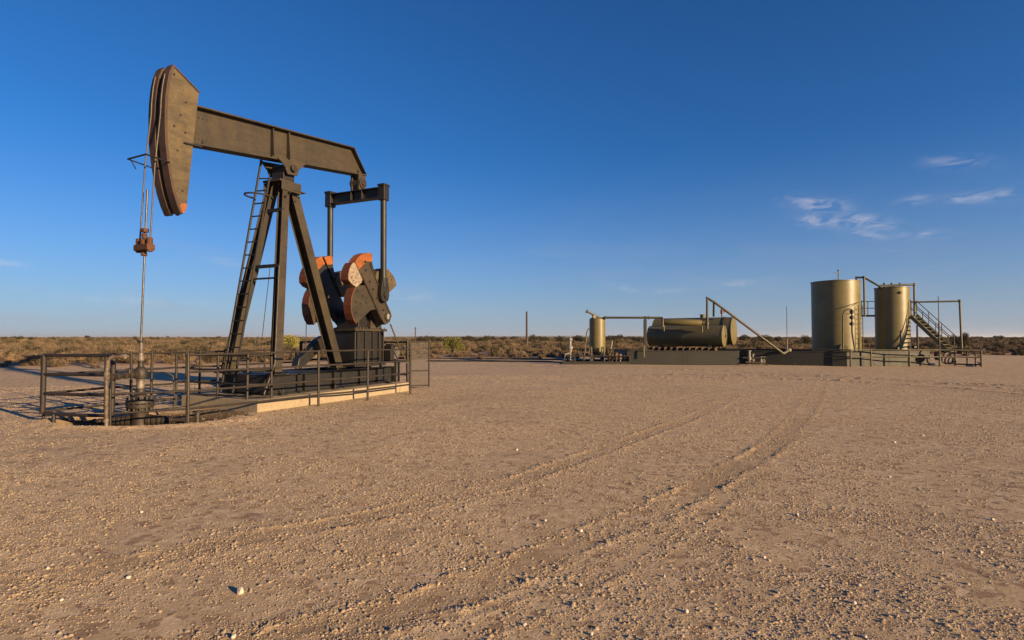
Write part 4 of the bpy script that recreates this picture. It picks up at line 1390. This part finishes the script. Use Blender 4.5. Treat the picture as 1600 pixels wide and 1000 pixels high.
# pipe rail along the front of the tank enclosure
fr = placed('pipe_fence', 'low pipe railing along the front of the tank enclosure', 'fence', (18.6, 31.3), )
frp = [(1240, 33.0), (1329, 31.3), (1361, 31.4), (1421, 31.2), (1468, 31.3), (1533, 31.0)]
for px, Yd in frp[1:]:
    b_ = pt(px, 560, Yd)
    pipe(fr, [(b_.x, b_.y, -.1), (b_.x, b_.y, .93)], .045, 'pipe_paint', 8, 'post')
for z in (.90, .52):
    for (x0, Y0), (x1, Y1) in zip(frp[:-1], frp[1:]):
        a_, b_ = pt(x0, 560, Y0), pt(x1, 560, Y1)
        pipe(fr, [(a_.x, a_.y, z), (b_.x, b_.y, z)], .035, 'pipe_paint', 8, 'rail')
cg = placed('cattle_guard_rail', 'dark railing with close posts at the foot of the stairs', 'fence', (25.2, 31.9))
for px, Yd in ((1492, 32.0), (1511, 31.7), (1524, 31.4)):
    b_ = pt(px, 560, Yd)
    pipe(cg, [(b_.x, b_.y, -.1), (b_.x, b_.y, .90)], .035, 'fence_steel', 8, 'post')
a_, b_, c_ = pt(1490, 560, 32.0), pt(1533, 560, 31.05), pt(1528, 560, 34.0)
for z in (.93, .50, .10):
    pipe(cg, [(a_.x, a_.y, z), (b_.x, b_.y - .03, z)], .04, 'fence_steel', 8, 'rail')
    pipe(cg, [(b_.x, b_.y - .03, z), (c_.x, c_.y, z)], .04, 'fence_steel', 8, 'rail')
# lying drum and hoses by the stairs foot
dr = placed('hose_reel', 'coiled dark hose and valves by the foot of the stairs', 'hose', (24.2, 32.0))
for k, (px, py, r_) in enumerate(((1480, 560, .30), (1484, 562, .24), (1489, 563, .20))):
    q = pt(px, py, 31.9)
    ring = [(q.x + r_ * math.cos(w), q.y + .05 * math.sin(w * 2) + .04 * k, max(.04, q.z + r_ * math.sin(w))) for w in [2 * math.pi * j / 18 for j in range(19)]]
    pipe(dr, ring, .035, 'black_steel', 8, 'hose_loop')
part(MB().lathe([(0, .05), (0, .24), (.10, .24), (.10, .05)], pt(1462, 556, 31.8), 20, (1, -.3, 0)), dr, 'reel_disc', 'dike_green', 0, True)

# thin antennas and posts


def mast(name, label, cat, px, y0, y1, Y, r, mat, group=None, base=True):
    t = placed(name, label, cat, pt(px, 540, Y), group)
    q = pt(px, y1, Y)
    x, y = q.x, q.y
    part(MB().cyl((x, y, -.2), (x, y, q.z), r, r * .75, n=10), t, 'shaft', mat, 0, True)
    return t, V3((x, y, q.z))


m1, mt1 = mast('lightning_mast', 'thin pale mast between the lying vessels and the big tank', 'mast', 1229, 548, 478, 34.5, .02, 'fence_bare')
part(MB().cyl((mt1.x, mt1.y, 0), (mt1.x, mt1.y, 1.5), .035, n=10), m1, 'sleeve', 'well_white', 0, True)
m2, mt2 = mast('lightning_mast', 'thin rusty mast in front of the stairs', 'mast', 1466, 571, 463, 31.7, .025, 'rust_steel')
part(MB().cyl((mt2.x, mt2.y, 0), (mt2.x, mt2.y, 2.4), .04, n=10), m2, 'sleeve', 'fence_bare', 0, True)
mast('short_post', 'short wooden post behind the stairs by the narrower tank', 'post', 1433, 545, 508, 40.0, .08, 'pole_wood')
up_, upt = mast('utility_pole', 'bare dark wooden pole standing in the scrub', 'pole', 823, 548, 488, 66.0, .14, 'pole_wood')
part(MB().lathe([(0, .11), (.06, .11), (.10, .04)], upt, 10), up_, 'cap', 'black_steel')
mk, mkt = mast('marker_post', 'pale banded marker post beyond the mesh gate', 'post', 649, 540, 511, 52.0, .05, 'fence_bare')
for k in range(4):
    part(MB().cyl((mkt.x, mkt.y, mkt.z - .25 - k * .35), (mkt.x, mkt.y, mkt.z - .12 - k * .35), .068, n=10), mk, 'band', 'pole_wood')

# flow lines lying across the pad
for i_, (p, lab) in enumerate((([(-6.3, 40.9), (-1, 41.0), (3.2, 40.2), (4.4, 36.0)], 'dark flow line pipe lying on the ground, the farther of two'),
                               ([(-5.6, 37.4), (-1, 37.2), (2.2, 36.6), (3.2, 34.9)], 'dark flow line pipe lying on the ground, the nearer of two'))):
    o = MB().tube([(x, y, .05) for x, y in p], .05, 10).build('flow_line', 'black_steel', None, 0, True)
    tag(o, lab, 'pipe', 'flow lines across the pad')

# ------------------------------------------------------------------ stones and gravel


def stone_mesh(name, mat, seed, sub=2):
    bm = bmesh.new()
    bmesh.ops.create_icosphere(bm, subdivisions=sub, radius=1)
    rs = random.Random(seed)
    k = [V3((rs.uniform(-1, 1), rs.uniform(-1, 1), rs.uniform(-1, 1))).normalized() for _ in range(9)]
    d = [rs.uniform(.62, .95) for _ in k]
    for v in bm.verts:
        for kk, dd in zip(k, d):
            e = v.co.dot(kk) - dd
            if e > 0:
                v.co -= kk * e
        v.co.z *= .72
    me = bpy.data.meshes.new(name)
    bm.to_mesh(me)
    bm.free()
    me.materials.append(MATS[mat])
    return me


sm = [stone_mesh('stone', 'pale_stone', s_) for s_ in range(4)]
SPOTS = [(-1.7, 3.61, .030), (-2.74, 3.51, .012), (-2.54, 3.82, .016), (-3.2, 3.97, .012), (-3.36, 5.21, .014), (-1.49, 3.09, .016), (.44, 3.74, .015), (1.86, 5.2, .014),
         (2.58, 5.2, .018), (6.71, 9.35, .024), (5.87, 8.78, .02), (2.25, 3.74, .013), (2.07, 3.49, .014), (1.89, 3.1, .014), (4.23, 5.06, .017), (3.5, 4.3, .015),
         (3.21, 4.3, .012), (1.84, 4.2, .014), (.57, 4.75, .017), (1.02, 3.38, .015), (.07, 3.23, .012), (.43, 3.13, .012), (1.65, 4.95, .014), (4.37, 6.64, .017),
         (1.02, 3.87, .012), (.29, 5.01, .015), (.07, 8.05, .020), (-.33, 3.97, .012), (-.77, 3.63, .010)]
zs = ground_z(np.array([p[0] for p in SPOTS]), np.array([p[1] for p in SPOTS]))
for i_, (x, y, r_) in enumerate(SPOTS):
    o = bpy.data.objects.new('loose_stone', sm[i_ % 4])
    COL.objects.link(o)
    o.location = (x, y, zs[i_] + r_ * .45)
    o.scale = (r_ * random.uniform(.95, 1.25), r_ * random.uniform(.85, 1.1), r_ * random.uniform(.95, 1.2))
    o.rotation_euler = (random.uniform(-.3, .3), random.uniform(-.3, .3), random.uniform(0, 6))
    if i_ == 0:
        tag(o, 'largest pale loose stone lying alone on the gravel in front', 'stone')
    else:
        tag(o, 'small pale loose stone casting a shadow on the open gravel', 'stone', 'small loose stones on the gravel')


def build_gravel():
    n = 230000
    r = 2.6 * np.exp(rng.random(n) ** .9 * math.log(24 / 2.6))
    a = rng.uniform(-math.radians(50), math.radians(50), n)
    x, y = r * np.sin(a), r * np.cos(a)
    dt = np.full(n, 9.0)
    for pts, w, d in TRACKS[:3]:
        dt = np.minimum(dt, np.abs(seg_dist(x, y, pts) - w * 1.1))
    keep = 0.8 * vnoise(x, y, 1.6, 9) + .7 * vnoise(x, y, .5, 19) + .4 * vnoise(x, y, .25, 32) + rng.random(n) * .7 + .35 * (dt < .07) > .30
    keep &= (hole(x, y) > 1.0) & (y < pad_edge(x))
    jx = (x - JACK_O.x) * .432 + (y - JACK_O.y) * .902
    jc = -(x - JACK_O.x) * .902 + (y - JACK_O.y) * .432
    keep &= ~((jx > 1.6) & (jx < 7.2) & (np.abs(jc) < 1.3))
    x, y = x[keep], y[keep]
    n = len(x)
    z = ground_z(x, y)
    s = .0022 + .0042 * rng.random(n) ** 2 + .012 * rng.random(n) ** 18 + .00055 * np.hypot(x, y)
    base = np.array([(1, 0, -.15), (.3, .95, -.15), (-.8, .6, -.15), (-.8, -.6, -.15), (.3, -.95, -.15), (.38, .1, .62), (-.35, -.12, .55)], float)
    fc = np.array([(0, 1, 5), (1, 2, 6), (1, 6, 5), (2, 3, 6), (3, 4, 6), (4, 5, 6), (4, 0, 5)])
    nb = len(base)
    w = rng.uniform(0, 6.28, n)
    p = base[None] * (1 + rng.uniform(-.32, .32, (n, nb, 3))) * s[:, None, None]
    p[:, :, 0] *= rng.uniform(.8, 1.5, n)[:, None]
    c_, s_ = np.cos(w)[:, None], np.sin(w)[:, None]
    co = np.stack([p[:, :, 0] * c_ - p[:, :, 1] * s_ + x[:, None], p[:, :, 0] * s_ + p[:, :, 1] * c_ + y[:, None], p[:, :, 2] + z[:, None]], -1).reshape(-1, 3)
    f = (fc[None] + (np.arange(n) * nb)[:, None, None]).reshape(-1, 3)
    o = mesh_np('gravel', co, f, 'pebble')
    kind(o, 'stuff', 'fine tan gravel and grit scattered over the pad')
    print('gravel', n)


def mesh_np(name, co, f, mat, link=True, smooth=False):
    me = bpy.data.meshes.new(name)
    k = f.shape[1]
    me.vertices.add(len(co))
    me.vertices.foreach_set('co', np.asarray(co, np.float32).ravel())
    me.loops.add(f.size)
    me.loops.foreach_set('vertex_index', f.ravel().astype(np.int32))
    me.polygons.add(len(f))
    me.polygons.foreach_set('loop_start', np.arange(0, f.size, k, dtype=np.int32))
    me.polygons.foreach_set('loop_total', np.full(len(f), k, dtype=np.int32))
    me.update(calc_edges=True)
    me.materials.append(MATS[mat])
    o = bpy.data.objects.new(name, me)
    if link:
        COL.objects.link(o)
    return o


build_gravel()

# ------------------------------------------------------------------ plants


def blades(n, r, h, width, seed, spread=.9, up=.35):
    """Thin bent blades and twigs springing from a clump (two quads each)."""
    g = np.random.default_rng(seed)
    a = g.uniform(0, 2 * math.pi, n)
    b0 = np.stack([np.cos(a), np.sin(a), np.zeros(n)], 1) * (g.random(n) ** .7 * r * .35)[:, None]
    a2 = a + g.normal(0, .6, n)
    out = g.random(n) ** .8 * r * spread
    hh = h * (up + (1 - up) * g.random(n)) * (1 - .45 * (out / r) ** 2)
    tipp = b0 + np.stack([np.cos(a2) * out, np.sin(a2) * out, hh], 1)
    midp = (b0 + tipp) / 2 + np.stack([g.normal(0, .05 * r, n), g.normal(0, .05 * r, n), hh * .14], 1)
    sd = np.stack([-np.sin(a2 + g.normal(0, .8, n)), np.cos(a2), np.zeros(n)], 1) * (width * (.6 + .8 * g.random(n)))[:, None]
    co = np.stack([b0 - sd * .5, b0 + sd * .5, midp - sd, midp + sd, tipp], 1).reshape(-1, 3)
    k = np.arange(n)[:, None] * 5
    f = np.concatenate([np.concatenate([k, k + 1, k + 3], 1), np.concatenate([k, k + 3, k + 2], 1), np.concatenate([k + 2, k + 3, k + 4], 1)])
    return co, f


def leaves(n, lobes, size, seed):
    """Small leaf faces through the volume of several lobes (cx, cy, cz, rx, rz), thicker towards their outside."""
    g = np.random.default_rng(seed)
    lb = np.array(lobes)
    wgt = lb[:, 3] ** 2 * lb[:, 4]
    idx = g.choice(len(lb), n, p=wgt / wgt.sum())
    L = lb[idx]
    d = g.normal(0, 1, (n, 3))
    d /= np.linalg.norm(d, axis=1)[:, None]
    rr = (.35 + .65 * g.random(n) ** .55) * (1 + g.normal(0, .08, n))
    c = L[:, :3] + d * rr[:, None] * np.stack([L[:, 3], L[:, 3], L[:, 4]], 1)
    c[:, 2] = np.maximum(c[:, 2], .03)
    t1 = g.normal(0, 1, (n, 3))
    t1 /= np.linalg.norm(t1, axis=1)[:, None]
    t2 = np.cross(t1, g.normal(0, 1, (n, 3)))
    t2 /= np.linalg.norm(t2, axis=1)[:, None]
    s = size * (.6 + .8 * g.random(n))[:, None]
    co = np.stack([c - t1 * s, c + t2 * s * .45, c + t1 * s, c - t2 * s * .45], 1).reshape(-1, 3)
    k = np.arange(n)[:, None] * 4
    return co, np.concatenate([k, k + 1, k + 2, k + 3], 1)


def rand_lobes(seed, n, R, H, low=.2):
    g = random.Random(seed)
    out = []
    for k in range(n):
        a = g.uniform(0, 6.283)
        d = g.random() ** .6 * R * .7
        cz = H * g.uniform(low + .1, .78) * (1 - .25 * d / R)
        out.append((d * math.cos(a), d * math.sin(a), cz, R * g.uniform(.26, .44), H * g.uniform(.16, .26)))
    return out


def branches(seed, n, R, H, r0):
    g = random.Random(seed)
    mb = MB()
    for k in range(n):
        a = 6.283 * k / n + g.uniform(-.5, .5)
        d = R * g.uniform(.35, .75)
        p = [V3((.05 * math.cos(a), .05 * math.sin(a), -.15))]
        for t in (.3, .6, 1.0):
            p.append(V3((d * t * math.cos(a) + g.uniform(-.06, .06) * R, d * t * math.sin(a) + g.uniform(-.06, .06) * R, H * (.10 + .62 * t ** .8) + g.uniform(-.04, .04) * H)))
        for i in range(3):
            mb.cyl(p[i], p[i + 1], r0 * (1 - .28 * i), r0 * (1 - .28 * (i + 1)), 6)
    return mb


# kinds of low dry scrub that cover the plain (one mass, nobody could count it)
scrub_col = bpy.data.collections.new('scrub_kinds')


def scrub_kind(k, build):
    o = build()
    scrub_col.objects.link(o)
    return o


def two(name, parts):
    """One mesh with several materials from (co, faces, material) pieces."""
    me = bpy.data.meshes.new(name)
    vs_, fs_, mi = [], [], []
    mats = []
    off = 0
    for co, f, mat in parts:
        vs_.append(co)
        fs_ += [tuple(int(q) + off for q in row) for row in f]
        mats.append(mat)
        mi += [len(mats) - 1] * len(f)
        off += len(co)
    me.from_pydata(np.concatenate(vs_).tolist(), [], fs_)
    for m_ in mats:
        me.materials.append(MATS[m_])
    me.polygons.foreach_set('material_index', mi)
    return bpy.data.objects.new(name, me)


for k in range(3):
    scrub_col.objects.link(two('dry_bush', [(*blades(330, .62, .70, .011, 50 + k), 'twig'), (*leaves(620, rand_lobes(60 + k, 9, .62, .72), .034, 70 + k), 'dry_scrub')]))
for k in range(2):
    scrub_col.objects.link(two('grass_tuft', [(*blades(420, .45, .50, .009, 80 + k, .8, .4), 'straw_grass')]))
scrub_col.objects.link(two('olive_bush', [(*blades(150, .6, .9, .012, 90), 'twig'), (*leaves(900, rand_lobes(91, 10, .66, 1.0), .034, 92), 'dark_leaf')]))
scrub_col.objects.link(two('sage_bush', [(*blades(300, .6, .55, .012, 195), 'twig'), (*leaves(420, rand_lobes(196, 8, .6, .55), .034, 197), 'dry_scrub')]))
scrub_col.objects.link(two('straw_clump', [(*blades(460, .5, .42, .010, 85, .9, .4), 'straw_grass')]))
scrub_col.objects.link(two('grey_bush', [(*blades(380, .7, .62, .012, 95), 'twig'), (*leaves(380, rand_lobes(96, 9, .7, .62), .036, 97), 'dry_scrub')]))


def build_scrub():
    P, S = [], []
    for (r0, r1, dens, s0, s1) in ((26, 75, 1.0, .28, 1.05), (75, 170, .36, .45, 1.35), (170, 420, .075, .9, 1.7), (420, 1100, .014, 1.3, 2.2)):
        area = math.radians(116) / 2 * (r1 ** 2 - r0 ** 2)
        n = int(area * dens)
        r = np.sqrt(rng.uniform(r0 ** 2, r1 ** 2, n))
        a = rng.uniform(-math.radians(58), math.radians(58), n)
        x, y = r * np.sin(a), r * np.cos(a)
        ed = y - pad_edge(x) + vnoise(x, y, 5, 14) * 3
        ok = (ed > -1.5 + 2.2 * rng.random(n) ** .4) & (vnoise(x, y, 11, 41) + .8 * vnoise(x, y, 3.2, 42) + rng.random(n) * .7 > -.10 + .3 * (ed < 2))
        x, y = x[ok], y[ok]
        P.append(np.stack([x, y, ground_z(x, y) - .03], 1))
        S.append(rng.uniform(s0, s1, len(x)) * (.75 + .9 * (vnoise(x, y, 14, 43) + .5)) * np.where(ed[ok] < 3, .75, 1))
    P, S = np.concatenate(P), np.concatenate(S)
    me = bpy.data.meshes.new('scrub')
    me.vertices.add(len(P))
    me.vertices.foreach_set('co', P.astype(np.float32).ravel())
    at_ = me.attributes.new('size', 'FLOAT', 'POINT')
    at_.data.foreach_set('value', S.astype(np.float32))
    o = bpy.data.objects.new('scrub', me)
    COL.objects.link(o)
    kind(o, 'stuff', 'dry tan desert scrub and grass covering the plain')
    ng = bpy.data.node_groups.new('scatter_scrub', 'GeometryNodeTree')
    ng.interface.new_socket('Geometry', in_out='INPUT', socket_type='NodeSocketGeometry')
    ng.interface.new_socket('Geometry', in_out='OUTPUT', socket_type='NodeSocketGeometry')
    N, L = ng.nodes, ng.links
    gi, go = N.new('NodeGroupInput'), N.new('NodeGroupOutput')
    ip = N.new('GeometryNodeInstanceOnPoints')
    ci = N.new('GeometryNodeCollectionInfo')
    ci.inputs['Collection'].default_value = scrub_col
    ci.inputs['Separate Children'].default_value = True
    ci.inputs['Reset Children'].default_value = True
    na = N.new('GeometryNodeInputNamedAttribute')
    na.data_type = 'FLOAT'
    na.inputs['Name'].default_value = 'size'
    rv_ = N.new('FunctionNodeRandomValue')
    rv_.data_type = 'FLOAT_VECTOR'
    rv_.inputs[0].default_value = (-.12, -.12, 0)
    rv_.inputs[1].default_value = (.12, .12, 6.283)
    ri = N.new('FunctionNodeRandomValue')
    ri.data_type = 'INT'
    ri.inputs[4].default_value = 0
    ri.inputs[5].default_value = 8
    ip.inputs['Pick Instance'].default_value = True
    L.new(gi.outputs[0], ip.inputs['Points'])
    L.new(ci.outputs[0], ip.inputs['Instance'])
    L.new(ri.outputs[2], ip.inputs['Instance Index'])
    L.new(rv_.outputs[0], ip.inputs['Rotation'])
    L.new(na.outputs['Attribute'], ip.inputs['Scale'])
    L.new(ip.outputs[0], go.inputs[0])
    md = o.modifiers.new('scatter', 'NODES')
    md.node_group = ng
    print('scrub plants', len(P))


build_scrub()


def plant(name, label, cat, px, Y, R, H, nleaf, size, leafm, seed, lobes=12, group=None, low=.2):
    q = pt(px, 530, Y)
    gz = float(ground_z(np.array([q.x]), np.array([q.y]))[0])
    t = thing(name, label, cat, (q.x, q.y, gz), random.uniform(0, 6.28), group)
    branches(seed, 7, R, H, .035 * H / 2 + .012).build('trunk', 'twig', t)
    co, f = leaves(nleaf, rand_lobes(seed, lobes, R, H, low), size, seed + 1)
    mesh_np('crown', co, f, leafm).parent = t
    return t


plant('green_bush', 'round yellow green bush standing alone in the scrub', 'bush', 709, 53, 1.25, 1.95, 5200, .055, 'bush_green', 201, 16, None, .08)
plant('flowering_bush', 'pale yellow green bush seen behind the pump jack legs', 'bush', 443, 60, 1.9, 2.35, 6000, .06, 'bush_yellow', 205, 18, None, .08)
plant('mesquite_tree', 'dark small tree behind the stairs at the right', 'tree', 1499, 62, .95, 2.35, 2600, .06, 'dark_leaf', 211, 10, None, .3)
plant('mesquite_tree', 'small dark tree just left of the big tank', 'tree', 1261, 75, 1.0, 2.15, 2600, .06, 'dark_leaf', 214, 10, None, .25)
plant('mesquite_tree', 'lone tree on the horizon left of the wellhead', 'tree', 137, 290, 1.9, 2.75, 900, .16, 'dark_leaf', 217, 8, None, .5)
# dark bushes along the skyline
kinds = []
for s_ in range(4):
    t = thing('horizon_bush', 'dark evergreen bush breaking the skyline over the scrub', 'bush', (0, 0, 0), 0, 'dark bushes along the skyline')
    branches(300 + s_, 6, 1.5, 2.0, .05).build('trunk', 'twig', t)
    co, f = leaves(2200, rand_lobes(310 + s_, 13, 1.55, 2.1, .12), .085, 320 + s_)
    mesh_np('crown', co, f, 'dark_leaf').parent = t
    kinds.append(t)
used = set()
rl = random.Random(77)
ORD = ['leftmost', 'second from left', 'third from left', 'fourth from left', 'fifth from left', 'sixth from left', 'seventh from left', 'eighth from left', 'ninth from left']
STRETCH = [('over the scrub at the left picture edge', (8, 22, 34, 48)), ('between polished rod and pump jack ladder', (244, 318, 333, 345)),
           ('between mesh gate and utility pole', (662, 676, 690, 732, 743, 754, 766, 786, 804)), ('between utility pole and small separator', (838, 850, 872, 880, 896, 905)),
           ('under the level overhead pipe', (955, 968, 985, 998)), ('between lying vessels and thin pale mast', (1160, 1185, 1199, 1216)),
           ('right of the stairs and tanks', (1512, 1530, 1562, 1588))]
for where, pxs in STRETCH:
    for i_, px in enumerate(pxs):
        Y = rl.uniform(95, 190) if px > 600 else rl.uniform(150, 260)
        k = rl.randrange(4)
        t = kinds[k] if k not in used else copy_tree(kinds[k])
        used.add(k)
        t['label'] = 'dark skyline bush %s, %s' % (where, ORD[i_])
        q = pt(px, 530, Y)
        sc = (1.6 + rl.uniform(1.5, 5.0) / FPX * Y) / 2.0
        t.location = (q.x, q.y, float(ground_z(np.array([q.x]), np.array([q.y]))[0]))
        t.rotation_euler = (0, 0, rl.uniform(0, 6.28))
        t.scale = (sc * rl.uniform(.8, 1.3), sc * rl.uniform(.8, 1.3), sc)
for k in range(4):
    if k not in used:
        kinds[k].location = pt(720 + 30 * k, 530, 150)
# pale caliche heaps far out on the left
hm = stone_mesh('caliche_heap', 'pale_stone', 9, 3)
heap_no = 0
for px, Y, w in ((125, 150, .75), (66, 260, .8), (82, 215, .6), (94, 230, .9), (160, 240, .7), (178, 250, .8), (190, 245, .6), (202, 260, .8), (270, 255, .7)):
    o = bpy.data.objects.new('caliche_heap', hm)
    COL.objects.link(o)
    q = pt(px, 530, Y)
    gz = float(ground_z(np.array([q.x]), np.array([q.y]))[0])
    o.location = (q.x, q.y, gz + .35)
    o.scale = (w * 1.5, w, .55)
    if px == 125:
        o.location.z = gz + .5
        tag(o, 'nearest white caliche heap in the scrub left of the wellhead', 'rock')
    else:
        tag(o, 'small white caliche heap far out in the left scrub, %s' % ORD[heap_no], 'rock', 'white heaps far out in the scrub')
        heap_no += 1

# ------------------------------------------------------------------ the air: one even box of thin haze round everything


def build_haze():
    mt = bpy.data.materials.new('haze')
    mt.use_nodes = True
    N, L = mt.node_tree.nodes, mt.node_tree.links
    N.clear()
    out = N.new('ShaderNodeOutputMaterial')
    pv = N.new('ShaderNodeVolumePrincipled')
    pv.inputs['Color'].default_value = (.80, .86, .95, 1)
    pv.inputs['Density'].default_value = HAZE_DENSITY
    pv.inputs['Anisotropy'].default_value = .2
    L.new(pv.outputs[0], out.inputs['Volume'])
    MATS['haze'] = mt
    o = MB().box(-31000, 31000, -31000, 31000, -4.5, 60).build('haze', 'haze')
    o.display_type = 'WIRE'
    kind(o, 'stuff', 'thin pale air over the plain')


HAZE_DENSITY = 0.00006
build_haze()
